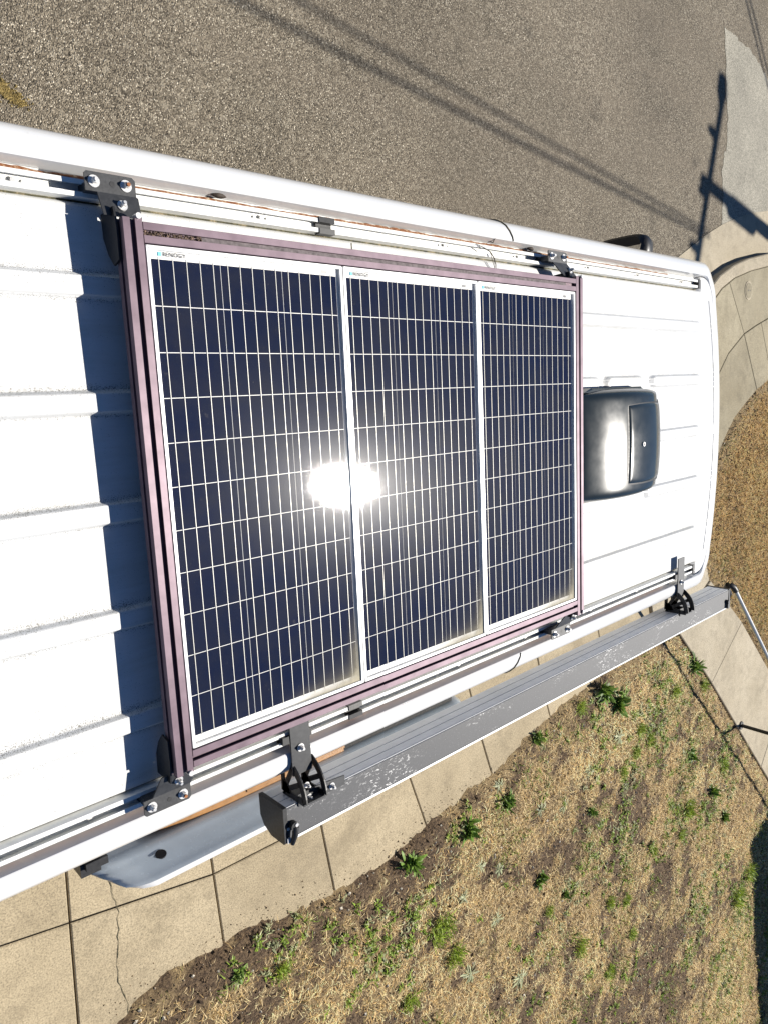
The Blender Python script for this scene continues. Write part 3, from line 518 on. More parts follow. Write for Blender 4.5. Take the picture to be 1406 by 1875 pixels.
npmesh('roof_panel', np.stack([X, Y, Zr], -1).reshape(-1, 3), grid_faces(*X.shape), 4, 'roof', van, (0, 0, -.085), attr={'grime': gr.ravel()}, smooth=True)
# shoulder swept round the roof edge
path = [(x, .675, 0, 1, 0) for x in np.arange(-2.1, 1.86, .11)] + [(1.9 + .1 * math.sin(a), .575 + .1 * math.cos(a), math.sin(a), math.cos(a), a / 1.5708) for a in np.linspace(0, 1.5708, 9)]
path += [(xf(y), y, math.cos(.24 * y), math.sin(.24 * y), 1) for y in np.linspace(.50, -.50, 21)]
path += [(1.9 + .1 * math.sin(a), -.575 - .1 * math.cos(a), math.sin(a), -math.cos(a), a / 1.5708) for a in np.linspace(1.5708, 0, 9)] + [(x, -.675, 0, -1, 0) for x in np.arange(1.86, -2.11, -.11)]
prS = [(0, -.118), (.0075, -.0805), (.0075, -.0805), (.011, -.0778), (.020, -.0765), (.036, -.0780), (.052, -.0835), (.063, -.0925), (.070, -.105), (.076, -.130), (.087, -.18), (.108, -.30), (.135, -.42)]
prF = [(-.003, -.0955), (.0, -.0920), (.0, -.0920), (.008, -.0912), (.022, -.0918), (.040, -.0945), (.056, -.101), (.070, -.112), (.088, -.132), (.11, -.165), (.15, -.22), (.24, -.31), (.36, -.42)]
V = []
for x, y, nx, ny, wf in path:
    wf = smooth(np.array(wf / .55)).item()
    for (o1, z1), (o2, z2) in zip(prS, prF): o_ = o1 * (1 - wf) + o2 * wf; V.append((x + nx * o_, y + ny * min(o_, o1), z1 * (1 - wf) + z2 * wf))
npmesh('roof_shoulder', np.array(V), np.array([f for f in grid_faces(len(path), len(prS)).reshape(-1, 4) if f[0] % len(prS) != 1]).ravel(), 4, 'paint', van, (0, 0, -.1), smooth=True)
# shoulder seams: thin dark joints following the shoulder profile
for sgn in (1, -1):
    q = MB(); pts = [(.47 + .055 * max(0, 1 - o_ / .085) - .03 * max(0, (o_ - .05) / .05), sgn * (.675 + o_ + .0015), z_ + .0015) for o_, z_ in prS[1:11] if True]
    q.tube(pts, .0022, 5).build('seam', 'grime', van)
    # rusty sealer bead lying in the gutter
    q = MB(); pr = None
    for x in np.arange(-2.05, 1.6, .012):
        big = .35 + .65 * (vnoise(np.array([x]), np.array([sgn * 3.]), 6, 21)[0]) if x < .2 else .25 + .5 * vnoise(np.array([x]), np.array([sgn * 3.]), 6, 21)[0]
        hw = .0022 + .0066 * big * (vnoise(np.array([x]), np.array([sgn * 5.]), 60, 22)[0] * .6 + .4); yc = sgn * (.6665 + .0025 * (vnoise(np.array([x]), np.array([.3]), 40, 23)[0] - .5))
        cur = (x, yc, hw)
        if pr: q.add([(pr[0], pr[1] - pr[2], -.1085), (x, yc - hw, -.1085), (x, yc, -.1045), (pr[0], pr[1], -.1045), (pr[0], pr[1] + pr[2], -.1085), (x, yc + hw, -.1085)], [(0, 1, 2, 3), (3, 2, 5, 4)], True)
        pr = cur
    q.build('sealer_bead', 'rust', van)
    # dirt lying in the gap between rail and roof
    MB().box(-2.05, 1.86, *(sorted((sgn * .6155, sgn * .628))), -.112, -.1065).build('gutter_dirt', 'grime', van)
    # roof rail: channel with a slot, screws, joiner clip and end cap
    y0 = sgn * .6405; wv = .0165 if sgn > 0 else .0165
    rl = place('roof_rail', None, van, (0, y0, -.09))
    prof = [(-wv, -.108), (wv, -.108), (wv, -.077), (wv - .0095, -.0765), (wv - .0095, -.0805), (wv - .004, -.081), (wv - .004, -.0985), (-wv + .004, -.0985), (-wv + .004, -.081), (-wv + .0095, -.0805), (-wv + .0095, -.0765), (-wv, -.077)]
    bpy.data.objects.remove(rl)
    mb = MB().extr([(y0 + a, b) for a, b in prof], 'x', -2.05, 1.83); rl = mb.build('roof_rail', 'rail', van)
    for x in (-1.35, -.95, -.41, .217, .566, .983, 1.335, 1.705):
        for dx in (-.018, 0, .018): MB().cyl(x + dx, y0, -.0985, -.0945 if dx else -.091, .0042 if dx else .0062, 8).build('screw', 'steel', rl)
    xc = -.23 if sgn > 0 else -.225
    cl = MB(); cl.extr([(y0 + a, b) for a, b in ((-.020, -.095), (-.020, -.074), (-.007, -.0735), (-.006, -.090), (.006, -.090), (.007, -.0735), (.020, -.074), (.020, -.095))], 'x', xc - .024, xc + .024); cl.build('joiner_clip', 'black', rl)
    ec = MB(); ec.box(1.818, 1.836, y0 - .019, y0 + .019, -.106, -.0735); ec.build('end_cap', 'black', rl)
# fine joint line across the roof near the driver's rail
MB().box(-.1415, -.1385, .535, .612, -.0925, -.0905).build('seam', 'grime', van)
# body below the shoulder
secs = [(-2.12, .97, -.20), (-2.08, 1, -.13), (1.6, 1, -.13), (2.0, .98, -.16), (2.45, .85, -.60), (3.02, .83, -1.08), (3.3, .80, -1.24), (3.75, .76, -1.46), (3.92, .70, -1.74)]
V = []
for x, wv, zt in secs:
    hp_ = [(.90, -2.28), (.985, -2.0), (.99, -1.5), (.975, min(-1.15, zt - .06)), (.90 if zt > -.5 else .93, min(-.62, zt - .05)), (.76 if zt > -.3 else .88, min(-.26, zt - .03)), (.6, zt - .005), (0, zt)]
    V += [(x, -y * wv, z) for y, z in hp_] + [(x, y * wv, z) for y, z in hp_[-2::-1]]
nv = 15; bd = MB(); bd.add(V, [(i * nv + j, i * nv + j + 1, (i + 1) * nv + j + 1, (i + 1) * nv + j) for i in range(len(secs) - 1) for j in range(nv - 1)], True)
bd.add([V[j] for j in range(nv)] + [V[(len(secs) - 1) * nv + j] for j in range(nv)], [tuple(range(nv)), tuple(range(nv, 2 * nv))[::-1]])
bd.build('body', 'paint', van)
MB().add([(2.24, -.62, -.36), (2.24, .62, -.36), (2.98, .70, -1.02), (2.98, -.70, -1.02), (2.27, 0, -.33), (3.06, 0, -1.04)], [(0, 4, 5, 3), (4, 1, 2, 5)], True).build('windshield', 'carglass', van)
for sg in (1, -1):
    q = MB(); yb = .985 * sg; q.add([(1.35, sg * .955, -.75), (1.95, sg * .952, -.78), (1.95, sg * .995, -1.2), (1.35, sg * .995, -1.2)], [(0, 1, 2, 3)]); q.build('side_window', 'carglass', van)
    for xw in (-1.35, 2.75):
        q = MB().tube([(xw, sg * .72, -2.24), (xw, sg * .98, -2.24)], .34, 28); wh = q.build('wheel', 'rubber', van); MB().tube([(xw, sg * .95, -2.24), (xw, sg * .995, -2.24)], .2, 20).build('rim', 'steel', wh)
    MB().tube([(3.76, sg * .56, -1.62), (3.92, sg * .53, -1.66)], [.15, .12], 16).build('headlight', 'lamp', van)
    MB().box(-2.15, -2.11, *sorted((sg * .82, sg * .95)), -1.7, -1.2).build('taillight', 'redlens', van)
MB().box(3.7, 4.0, -.85, .85, -2.3, -1.98).build('bumper', 'black', van); MB().box(-2.22, -2.1, -.9, .9, -2.25, -2.0).build('bumper', 'black', van)
# driver's and passenger's side mirrors
for sg in (1, -1):
    b = Vector((2.90, sg * 1.05, -1.045)); q = MB(); ring = []
    for x, sc in ((2.84, .80), (2.855, .97), (2.90, 1.), (2.98, .86), (3.04, .45)):
        ring.append([(x, b.y + sg * .085 * sc * (abs(math.cos(a)) ** .5) * (1 if math.cos(a) > 0 else -1) * sg, b.z + .175 * sc * (abs(math.sin(a)) ** .5) * (1 if math.sin(a) > 0 else -1)) for a in np.linspace(0, 2 * math.pi, 25)[:-1]])
    Vv = [p_ for r_ in ring for p_ in r_]; q.add(Vv, [(i * 24 + j, i * 24 + (j + 1) % 24, (i + 1) * 24 + (j + 1) % 24, (i + 1) * 24 + j) for i in range(4) for j in range(24)], True); q.add(ring[0] + ring[-1], [tuple(range(24)), tuple(range(24, 48))[::-1]])
    mr = q.build('side_mirror', 'black', van); MB().add([(2.835 + dx_ + (.03 if yy_ * sg > 0 else -.03), b.y + yy_, b.z + zz_) for dx_ in (0, .004) for yy_, zz_ in ((-.07, -.145), (.07, -.145), (.07, .145), (-.07, .145))], [(0, 1, 2, 3), (7, 6, 5, 4), (0, 4, 5, 1), (1, 5, 6, 2), (2, 6, 7, 3), (3, 7, 4, 0)]).build('mirror_glass', 'mirror', mr)
    MB().tube([(2.90, sg * .90, -1.24), (2.92, sg * 1.05, -1.22)], .05, 10).build('mirror_arm', 'black', mr)
# sliding door slid back and standing off the body
dp = [(-1.052, -2.15), (-1.072, -1.5), (-1.062, -1.0), (-1.036, -.45), (-1.020, -.305), (-1.013, -.290), (-1.000, -.293), (-.993, -.306), (-.988, -.332), (-.979, -.343), (-.975, -.365), (-.965, -.376), (-.958, -.402), (-.955, -.415), (-.972, -1.2), (-.985, -2.1)]
dxs = [(-.900, .20), (-.897, .09), (-.885, .035), (-.86, .012), (-.82, .003), (-.74, .0), (.50, 0), (.54, .01), (.57, .05), (.58, .14)]
V = []
for x, drop in dxs:
    for y, z in dp:
        k = max(0, (z + .75) / .46) if z > -.75 else 0; V.append((x + (max(0., min(1., (-.96 - y) / .045)) * .085 * max(0., min(1., (-.74 - x) / .10))), y + .03 * min(1, drop * 6) * (1 if y < -1.0 else -.6), z - drop * k))
k = len(dp); dr = MB(); inner = MB()
dr.add(V, [(i * k + j, (i + 1) * k + j, (i + 1) * k + j + 1, i * k + j + 1) for i in range(len(dxs) - 1) for j in range(6)], True)
dr.add([V[j] for j in range(k)] + [V[(len(dxs) - 1) * k + j] for j in range(k)], [tuple(range(k))[::-1], tuple(range(k, 2 * k))]); dro = dr.build('sliding_door', 'paint', van)
inner.add(V, [(i * k + j, (i + 1) * k + j, (i + 1) * k + j + 1, i * k + j + 1) for i in range(len(dxs) - 1) for j in range(6, k - 1)], True); inner.build('inner_panel', 'door_metal', dro)
MB().prism([(-.72, -.925), (-.72, -.931), (-.66, -.941), (-.58, -.950), (-.48, -.9555), (-.02, -.9565), (-.02, -.912), (-.66, -.912)], -.60, -.4035, .003).build('wood_lining', 'wood', dro)
MB().prism([(-.40, -.9335), (-.40, -.9425), (-.02, -.9425), (-.02, -.9335)], -.4033, -.3995, .001).build('wood_trim', 'wood', dro)
MB().prism([(-.02, -.925), (-.02, -.956), (.52, -.956), (.52, -.925)], -1.9, -.409, .004).build('dark_strip', 'rubber', dro)  # black strip carrying on along the door top past the wood
q = MB(); q.tube([(-.70, -.984, -.356), (-.70, -.9735, -.353)], .015, 14); q.build('hole', 'black', dro)
q = MB(); q.box(-.905, -.855, -.945, -.885, -.42, -.36); q.box(-.895, -.84, -.925, -.905, -.36, -.345); q.build('latch', 'black', dro)
q = MB(); q.tube([(.40, -.93, -.42), (.50, -.90, -.38), (.56, -.87, -.36)], .014, 8); q.box(.50, .56, -.90, -.84, -.40, -.35); q.build('roller_arm', 'black', dro)

# ================================================================== SOLAR PANELS
PW, PL = .4987, 1.062
lbl = ['solar panel nearest the camera, beside the wide dark shadow on the roof', 'middle solar panel of the three, catching part of the sun glare', 'solar panel farthest from the camera, next to the dark roof fan']
proto = {}
def pmesh(key, mb, mat):
    if key not in proto:
        me = bpy.data.meshes.new(key); me.from_pydata(mb.v, [], mb.f); me.materials.append(MT[mat]); proto[key] = me
    return proto[key]
def text_mesh(txt, size, mat):
    cu = bpy.data.curves.new('txt', 'FONT'); cu.body = txt; cu.size = size; cu.space_character = 1.15; cu.offset = size * .008; cu.extrude = .00015
    o = bpy.data.objects.new('txt', cu); S.collection.objects.link(o); dg = bpy.context.evaluated_depsgraph_get(); me = bpy.data.meshes.new_from_object(o.evaluated_get(dg)); bpy.data.objects.remove(o)
    me.materials.clear(); me.materials.append(MT[mat]); return me
brand = text_mesh('RENOGY', .0115, 'print'); serial = text_mesh('|||||||', .0085, 'print')
for i in range(3):
    x0 = -.748 + i * PW; sp_ = thing('solar_panel', (x0, 0, -.035), lbl[i], 'solar panel', 'solar panels on the van roof'); g_ = .0012; top = 0.
    a, b, c, d_ = x0 + g_, x0 + PW - g_, -PL / 2, PL / 2; w1 = .0085
    for nm, poly in (('f1', [(a, c), (b, c), (b - w1, c + w1), (a + w1, c + w1)]), ('f2', [(b, c), (b, d_), (b - w1, d_ - w1), (b - w1, c + w1)]), ('f3', [(b, d_), (a, d_), (a + w1, d_ - w1), (b - w1, d_ - w1)]), ('f4', [(a, d_), (a, c), (a + w1, c + w1), (a + w1, d_ - w1)])):
        MB().prism(inset(poly, .0003), -.035, top, .0006).build('frame_bar', 'pframe', sp_)
    MB().box(a + w1, b - w1, c + w1, d_ - w1, -.012, -.0085).build('backsheet', 'back', sp_)
    cw, ch, cg = .1553, .0905, .0017; cm = pmesh('cell', MB().add([(0, 0, 0), (cw, 0, 0), (cw, ch, 0), (0, ch, 0), (0, 0, -.0004), (cw, 0, -.0004), (cw, ch, -.0004), (0, ch, -.0004)], [(0, 1, 2, 3), (0, 4, 5, 1), (1, 5, 6, 2), (2, 6, 7, 3), (3, 7, 4, 0)]), 'cell')
    for cc in range(3):
        for rr in range(11): place('cell', cm, sp_, (x0 + .0127 + cc * .157, -.5073 + rr * .0922 + cg / 2, -.0078))
        bm_ = pmesh('busbar', MB().box(-.00068, .00068, -.511, .511, -.0001, .0001), 'bus')
        for k in range(5): place('busbar', bm_, sp_, (x0 + .0127 + cc * .157 + .0166 + k * .0305, 0, -.0073))
    nx_, ny_ = 26, 54; GX, GY = np.meshgrid(np.linspace(a + w1 - .002, b - w1 + .002, nx_), np.linspace(c + w1 - .002, d_ - w1 + .002, ny_), indexing='ij')
    du = np.exp(-(GY - (c + w1)) / .016) * smooth((GX - x0 - .20) / .22) * .85 + np.exp(-(((GX - (b - w1)) / .02) ** 2)) * smooth((-.30 - GY) / .25) * .9 + np.exp(-np.hypot(GX - b, GY - c) / .03) * .7
    npmesh('glass', np.stack([GX, GY, np.full_like(GX, -.0045)], -1).reshape(-1, 3), grid_faces(nx_, ny_), 4, 'glass', sp_, (x0, 0, -.0045), attr={'dust': np.clip(du, 0, 1).ravel()})
    place('brand_lettering', brand, sp_, (x0 + .0385, .5128, -.0066)); MB().box(x0 + .0285, x0 + .0355, .5125, .5205, -.0075, -.0066).build('brand_emblem', 'printblue', sp_)
    place('serial_label', serial, sp_, (x0 + PW - .062, .5125, -.0066))
    for lx, lw in ((.075, .06), (.17, .05), (.24, .12)): MB().box(x0 + lx, x0 + lx + lw, .5195, .5198, -.0075, -.0066).box(x0 + lx, x0 + lx + lw, .5125, .5128, -.0075, -.0066).box(x0 + lx + lw, x0 + lx + lw + .0003, .5125, .5198, -.0075, -.0066).build('label_print', 'printgrey', sp_)

# ================================================================== PANEL MOUNTING FRAME
fr = thing('panel_mounting_frame', (0, 0, -.04), 'lavender slotted aluminium frame holding the solar panels with black corner plates', 'mounting frame')
def slotprof(c0, wd, h=.040):                # slotted square extrusion, top at z=.0015
    t_ = .0015; a, b = c0 - wd / 2, c0 + wd / 2; s0, s1 = c0 - .0052, c0 + .0052
    return [(a, t_ - h), (c0 - .005, t_ - h), (c0 - .005, t_ - h + .006), (c0 + .005, t_ - h + .006), (c0 + .005, t_ - h), (b, t_ - h), (b, t_ - h / 2 - .005), (b - .006, t_ - h / 2 - .005), (b - .006, t_ - h / 2 + .005), (b, t_ - h / 2 + .005), (b, t_ - .0007), (b - .0007, t_), (s1, t_), (s1, t_ - .005), (s1 + .005, t_ - .005), (s1 + .003, t_ - .012), (s0 - .003, t_ - .012), (s0 - .005, t_ - .005), (s0, t_ - .005), (s0, t_), (a + .0007, t_), (a, t_ - .0007), (a, t_ - h / 2 + .005), (a + .006, t_ - h / 2 + .005), (a + .006, t_ - h / 2 - .005), (a, t_ - h / 2 - .005)]
def shift(pr, dz): return [(q, z + dz) for q, z in pr]
MB().extr(slotprof(-.7697, .040), 'y', -.582, .578).build('crossbar', 'lav', fr)
MB().extr(shift(slotprof(.7705, .040), 0), 'y', -.590, .582).build('crossbar', 'lav', fr)
MB().extr(slotprof(.5530, .040), 'x', -.7485, .7495).build('side_bar', 'lav', fr)
MB().extr(slotprof(-.5530, .040), 'x', -.7485, .7495).build('side_bar', 'lav', fr)
MB().box(-.62, .70, .5482, .5578, -.009, -.0055).build('slot_strip', 'slotdirt', fr)
# debris in the slot near the corner
P = np.c_[rng.uniform(-.747, -.62, 260), rng.uniform(.5485, .5575, 260)]; lumps('slot_debris', P, rng.uniform(-.009, -.003, 260), rng.uniform(.0012, .003, 260), np.array([.14, .10, .075]) * rng.uniform(.3, 2.2, (260, 1)), 'clod', parent=fr, base=(0, 0, 0))
def bolt(parent, x, y, z, r=.0085, rusty=False, n=(0, 0, 1)):
    nn = Vector(n).normalized(); p0 = Vector((x, y, z)); b = MB()
    b.tube([tuple(p0), tuple(p0 + nn * .0022)], r * 1.35, 16); b.tube([tuple(p0 + nn * .0022), tuple(p0 + nn * .0105)], r * .82, 6, False); b.tube([tuple(p0 + nn * .0105), tuple(p0 + nn * .0125)], [r * .75, r * .6], 12)
    o = b.build('bolt', 'steel', parent); q = MB(); q.tube([tuple(p0 + nn * .012), tuple(p0 + nn * .0165)], r * .45, 10); q.build('bolt_end', 'rustbolt' if rusty else 'steel', parent) if ORG[parent.name] is not None else 0
    return o
def quadplate(mb, pts, th=.004):             # planar plate from 3-D points, thickened downwards along its normal
    P = [Vector(q) for q in pts]; nn = (P[1] - P[0]).cross(P[2] - P[0]).normalized()
    if nn.z < 0: P = P[::-1]; nn = -nn
    k = len(P); V = [tuple(q) for q in P] + [tuple(q - nn * th) for q in P]
    return mb.add(V, [tuple(range(k)), tuple(range(2 * k - 1, k - 1, -1))] + [(i, k + i, k + (i + 1) % k, (i + 1) % k) for i in range(k)])
def corner(xa, xb, sgn, xbar, rust):         # rail tab between xa..xb, sloping web down to the bar end, gusset on the bar's outer side
    mb = MB(); zt = -.040; yo, yi, yb = .664 * sgn, .628 * sgn, .584 * sgn; x2 = xbar + .034
    quadplate(mb, [(xa + .004, yo, zt), (xb - .006, yo, zt), (xb, yo - .006 * sgn, zt), (xb, yi, zt), (xa, yi, zt), (xa, yo - .004 * sgn, zt)])
    quadplate(mb, [(xa + .022, yi, zt), (xb, yi, zt), (xb + .004, yi - .002 * sgn, zt), (x2, yb, zt + .012), (xbar - .042, yb, zt + .012)] if True else [])
    quadplate(mb, [(xbar + .022, yb, zt + .012), (x2, yb, zt + .012), (x2, yb - .022 * sgn, -.045), (xbar + .022, yb - .022 * sgn, -.045)])
    mb.box(xa + .008, xb - .006, *sorted((sgn * .632, sgn * .649)), -.098, zt - .0042)   # slider block standing in the rail slot
    br = mb.build('corner_plate', 'blackplate', fr)
    g = MB(); gx = xbar - .0235; yy = [(.600, -.020), (.560, -.012), (.500, -.014), (.492, -.040), (.515, -.062), (.550, -.080), (.596, -.082)]
    g.add([(gx, sgn * y, z) for y, z in yy] + [(gx - .004, sgn * y, z) for y, z in yy], [tuple(range(7)), tuple(range(13, 6, -1))] + [(i, 7 + i, 7 + (i + 1) % 7, (i + 1) % 7) for i in range(7)]); g.build('gusset', 'black', br)
    bolt(br, xa + .017, sgn * .646, zt); bolt(br, xb - .020, sgn * .646, zt, rusty=rust)
    bolt(br, xbar - .002, sgn * .606, zt + .0065, .0075, n=(0, sgn * .25, 1))
    MB().cyl((xa + xb) / 2 + .003, sgn * .646, zt - .001, zt + .0006, .0052, 12).build('hole', 'black', br)
    MB().cyl(xbar + .012, sgn * (yb * sgn - .002), -.012, .006, .006, 10).build('cap_screw', 'steel', br)
corner(-.838, -.738, 1, -.7697, True); corner(-.852, -.742, -1, -.7697, True); corner(.655, .760, 1, .7705, True); corner(.650, .765, -1, .7705, False)

# ================================================================== ROOF FAN
fan = thing('roof_fan', (1.18, 0, -.085), 'dark grey domed roof vent fan with stepped rain lid in front of the panels', 'roof vent')
XC, RR, ZT = 1.125, .80, .035
def lid(xa, xb, ya, yb, lift, edge, nx=60, ny=60):
    u = np.linspace(-1, 1, nx); v_ = np.linspace(-1, 1, ny); U, Vv = np.meshgrid(np.sin(u * 1.5708) * .62 + u * .38, np.sin(v_ * 1.5708) * .62 + v_ * .38, indexing='ij')
    X_ = (xa + xb) / 2 + (xb - xa) / 2 * U; bul = 1 + .035 * (1 - U ** 2); Y_ = (ya + yb) / 2 + (yb - ya) / 2 * Vv * bul
    X_ = X_ + .016 * (1 - Vv ** 2) * np.clip(U, 0, 1) ** 2
    Z_ = ZT + lift - (RR - np.sqrt(RR ** 2 - (X_ - XC) ** 2)) - .10 * np.clip(X_ - 1.25, 0, 1) - .007 * Vv ** 2
    e = np.maximum(np.abs(U) ** 26, np.abs(Vv) ** 26); Z_ = Z_ - edge * e; return X_, Y_, Z_
X_, Y_, Z_ = lid(.797, 1.335, -.197, .197, 0, .040); npmesh('lid', np.stack([X_, Y_, Z_], -1).reshape(-1, 3), grid_faces(*X_.shape), 4, 'fan', fan, (1.18, 0, 0), smooth=True)
X_, Y_, Z_ = lid(1.041, 1.340, -.152, .147, .0075, .012, 56, 56); npmesh('raised_cap', np.stack([X_, Y_, Z_], -1).reshape(-1, 3), grid_faces(*X_.shape), 4, 'fan', fan, (1.3, 0, 0), smooth=True)
X_, Y_, Z_ = lid(1.028, 1.349, -.166, .161, .0026, .010, 56, 56); npmesh('groove', np.stack([X_, Y_, Z_], -1).reshape(-1, 3), grid_faces(*X_.shape), 4, 'black', fan, (1.3, 0, 0), smooth=True)
MB().prism([(.83, -.175), (1.29, -.175), (1.305, -.15), (1.305, .15), (1.29, .18), (.83, .18)], -.09, -.04, .004).build('base', 'black', fan)
MB().prism([(.84, .195), (1.30, .188), (1.25, .210), (.90, .212)], -.085, -.03, .006).build('side_louvre', 'fan', fan)
q = MB().tube([(1.13, -.005, .040), (1.13, -.005, .0475)], .0085, 12); sc_ = q.build('screw', 'steel', fan); MB().tube([(1.13, -.005, .046), (1.13, -.005, .0485)], .004, 8).build('screw_socket', 'black', sc_)

# ================================================================== AWNING
aw = thing('awning', (.85, -.86, -.165), 'closed grey awning case with worn top along the side of the van roof', 'awning')
XA, XB = -.482, 2.19; YB, YF, ZTP, ZB = -.816, -.906, -.060, -.168
MB().extr([(YB - .002, ZTP), (YF, ZTP - .002), (YF - .002, ZTP - .006), (YF + .004, ZTP - .012), (YB - .010, ZTP - .012)], 'x', XA, XB).build('top_cover', 'awtop', aw)
MB().extr([(YF + .0035, ZTP + .0005), (YF - .001, ZTP + .002), (YF - .0045, ZTP - .001), (YF - .0045, ZTP - .012), (YF + .0035, ZTP - .010)], 'x', XA, XB).build('front_lip', 'sunlit_edge', aw)
back = [(YB - .012, ZTP - .004), (YB, ZTP - .003)]
for zg in (-.066, -.099, -.131): back += [(YB, zg + .0014), (YB - .005, zg + .0014), (YB - .005, zg - .0014), (YB, zg - .0014)]
back += [(YB, ZB + .004), (YB - .004, ZB), (YB - .012, ZB)]
MB().extr(back, 'x', XA, XB).build('back_extrusion', 'awback', aw)
MB().extr([(YB - .012, ZTP - .013), (YF + .004, ZTP - .013), (YF - .004, ZTP - .03), (YF - .006, -.12), (YF + .006, -.15), (YF + .03, -.166), (YB - .012, ZB + .001)], 'x', XA + .002, XB - .002).build('front_rail', 'awback', aw)
for xa, xb in ((XA - .012, XA), (XB, XB + .012)):
    MB().extr([(YB + .003, ZTP + .002), (YB + .003, ZB - .003), (YF + .034, ZB - .002), (YF + .010, -.155), (YF - .007, -.122), (YF - .008, ZTP - .004), (YF - .003, ZTP + .002)], 'x', xa, xb).build('end_cap', 'black', aw)
for zz, yy in ((-.082, YB + .0005), (-.115, YB + .0005)): MB().tube([(XA + .03, yy - .002, zz), (XA + .03, yy + .0015, zz)], .003, 8).build('rivet', 'steel', aw)
cr_ = MB(); cr_.tube([(-.468, -.866, ZTP), (-.468, -.866, ZTP + .016)], .012, 14); cr_.tube([(-.466, -.868, ZTP + .013), (-.470, -.888, ZTP + .015), (-.476, -.914, ZTP + .008)], [.009, .008, .006], 10); co = cr_.build('latch_lever', 'black', aw)
MB().tube([(-.464, -.862, ZTP + .016), (-.464, -.862, ZTP + .0185)], .005, 12).build('rivet', 'steel', co); MB().tube([(-.482, -.872, ZTP + .001), (-.482, -.872, ZTP + .004)], .004, 12).build('rivet', 'steel', co); MB().box(-.488, -.478, -.910, -.896, ZTP + .0015, ZTP + .006).build('catch', 'steel', co)
cr_ = MB(); cr_.tube([(2.165, -.872, ZTP), (2.165, -.872, ZTP + .014)], .010, 12); cr_.box(2.158, 2.172, -.905, -.872, ZTP + .002, ZTP + .012); cr_.build('latch_lever', 'black', aw)
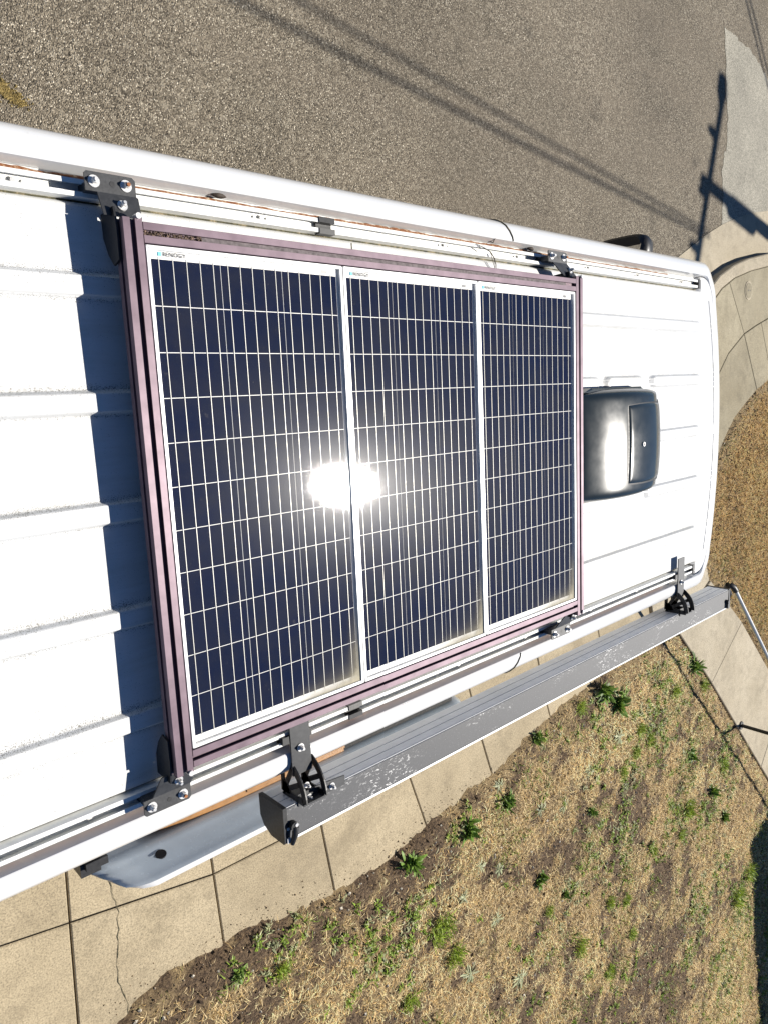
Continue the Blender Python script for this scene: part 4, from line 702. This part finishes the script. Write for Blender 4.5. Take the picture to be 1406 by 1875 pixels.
def awbracket(x0, x1, yin):
    mb = MB(); quadplate(mb, [(x0, yin, -.064), (x1, yin, -.064), (x1 + .004, -.745, -.068), (x0 + .004, -.745, -.068)]); br = mb.build('arm_plate', 'blackplate', aw)
    for xg in (x0 + .006, x1 + .010):
        g = MB(); cy_, cz_, r1, r0 = -.806, -.125, .106, .086; A = np.linspace(0, math.pi / 2, 13)
        out = [(cy_ + r1 * math.cos(a), cz_ + r1 * math.sin(a)) for a in A]; inn = [(cy_ + r0 * math.cos(a), cz_ + r0 * math.sin(a)) for a in A]
        def strip(o_, i_):
            k = len(o_); V = [(xg, *q) for q in o_] + [(xg, *q) for q in i_] + [(xg + .004, *q) for q in o_] + [(xg + .004, *q) for q in i_]
            F = [f for j in range(k - 1) for f in ((j, j + 1, k + j + 1, k + j), (2 * k + j, 3 * k + j, 3 * k + j + 1, 2 * k + j + 1), (j, 2 * k + j, 2 * k + j + 1, j + 1), (k + j, k + j + 1, 3 * k + j + 1, 3 * k + j))]; g.add(V, F)
        strip(out, inn)
        for a in (0.03, .55, 1.05, 1.54):
            d1 = (math.cos(a), math.sin(a)); nn_ = (-d1[1] * .007, d1[0] * .007); strip([(cy_ + d1[0] * t_ + nn_[0], cz_ + d1[1] * t_ + nn_[1]) for t_ in (.0, .09)], [(cy_ + d1[0] * t_ - nn_[0], cz_ + d1[1] * t_ - nn_[1]) for t_ in (.0, .09)])
        strip([(cy_ + .034 * math.cos(a), cz_ + .034 * math.sin(a)) for a in A], [(cy_ + .001 * math.cos(a), cz_ + .001 * math.sin(a)) for a in A]); g.build('quarter_gusset', 'black', br)
    f_ = MB(); f_.box(x0 + .006, x1 + .014, YB + .0005, YB + .0055, -.128, -.030); quadplate(f_, [(x1 + .012, -.792, ZTP + .004), (x1 + .10, -.800, ZTP + .004), (x1 + .10, -.826, ZTP + .004), (x0 + .006, -.826, ZTP + .004), (x0 + .006, -.792, ZTP + .004)]); f_.box(x0 + .006, x1 + .014, -.820, -.811, ZTP, ZTP + .003); f_.build('seat_plate', 'blackplate', br)
    bolt(br, (x0 + x1) / 2, -.672, -.065, .008); bolt(br, x0 + .04, -.812, ZTP + .004, .007); bolt(br, x1 + .055, -.812, ZTP + .004, .007); bolt(br, (x0 + x1) / 2 + .005, -.775, ZTP + .004, .006)
    MB().box(x0 - .02, x1 + .01, -.652, -.632, -.098, -.068).build('slider', 'black', br)
awbracket(-.452, -.392, -.575); awbracket(1.655, 1.712, -.560)

# ================================================================== SMALL DEBRIS
def leafpod(x, y, z, L, ang, label):
    V = []; A = np.linspace(0, 1, 9); q = MB(); pts = [(x + (t_ - .5) * L * math.cos(ang), y + (t_ - .5) * L * math.sin(ang), z + .004 + .003 * math.sin(t_ * 3)) for t_ in A]
    q.tube(pts, [max(.0006, .0068 * math.sin(t_ * math.pi) ** .8 * (1.2 - .4 * t_)) for t_ in A], 7); q.build('dried_leaf', 'darkleaf', None, base=(x, y, z), label=label, category='leaf', group='dried leaves in the roof gutter')
leafpod(-.516, .677, -.104, .040, -.05, 'dark dried leaf lying in the gutter beside the near corner plate'); leafpod(.639, .675, -.104, .034, -.1, 'dark dried leaf in the gutter just before the far corner plate')
q = MB(); q.tube([(.334, .655, -.074), (.36, .647, -.068), (.389, .637, -.066), (.41, .618, -.066), (.427, .595, -.078)], [.0008, .0016, .0018, .0015, .001], 6); q.tube([(.389, .637, -.066), (.405, .612, -.070), (.425, .592, -.078)], .0009, 5); q.tube([(.345, .652, -.07), (.352, .640, -.074)], .0007, 5); q.tube([(.40, .628, -.066), (.418, .600, -.066), (.430, .588, -.076)], .0008, 5)
q.build('twig', 'twig', None, base=(.389, .637, -.08), label='thin dry twig caught across the far roof rail', category='twig')
q = MB(); q.tube([(.40, .684, -.103), (.425, .690, -.082), (.432, .684, -.080), (.445, .674, -.100)], .0013, 5); q.tube([(.402, .684, -.103), (.445, .676, -.102)], .0014, 5); q.build('twig', 'twig', None, base=(.425, .683, -.1), label='short bent twig in the gutter by the shoulder seam', category='twig')
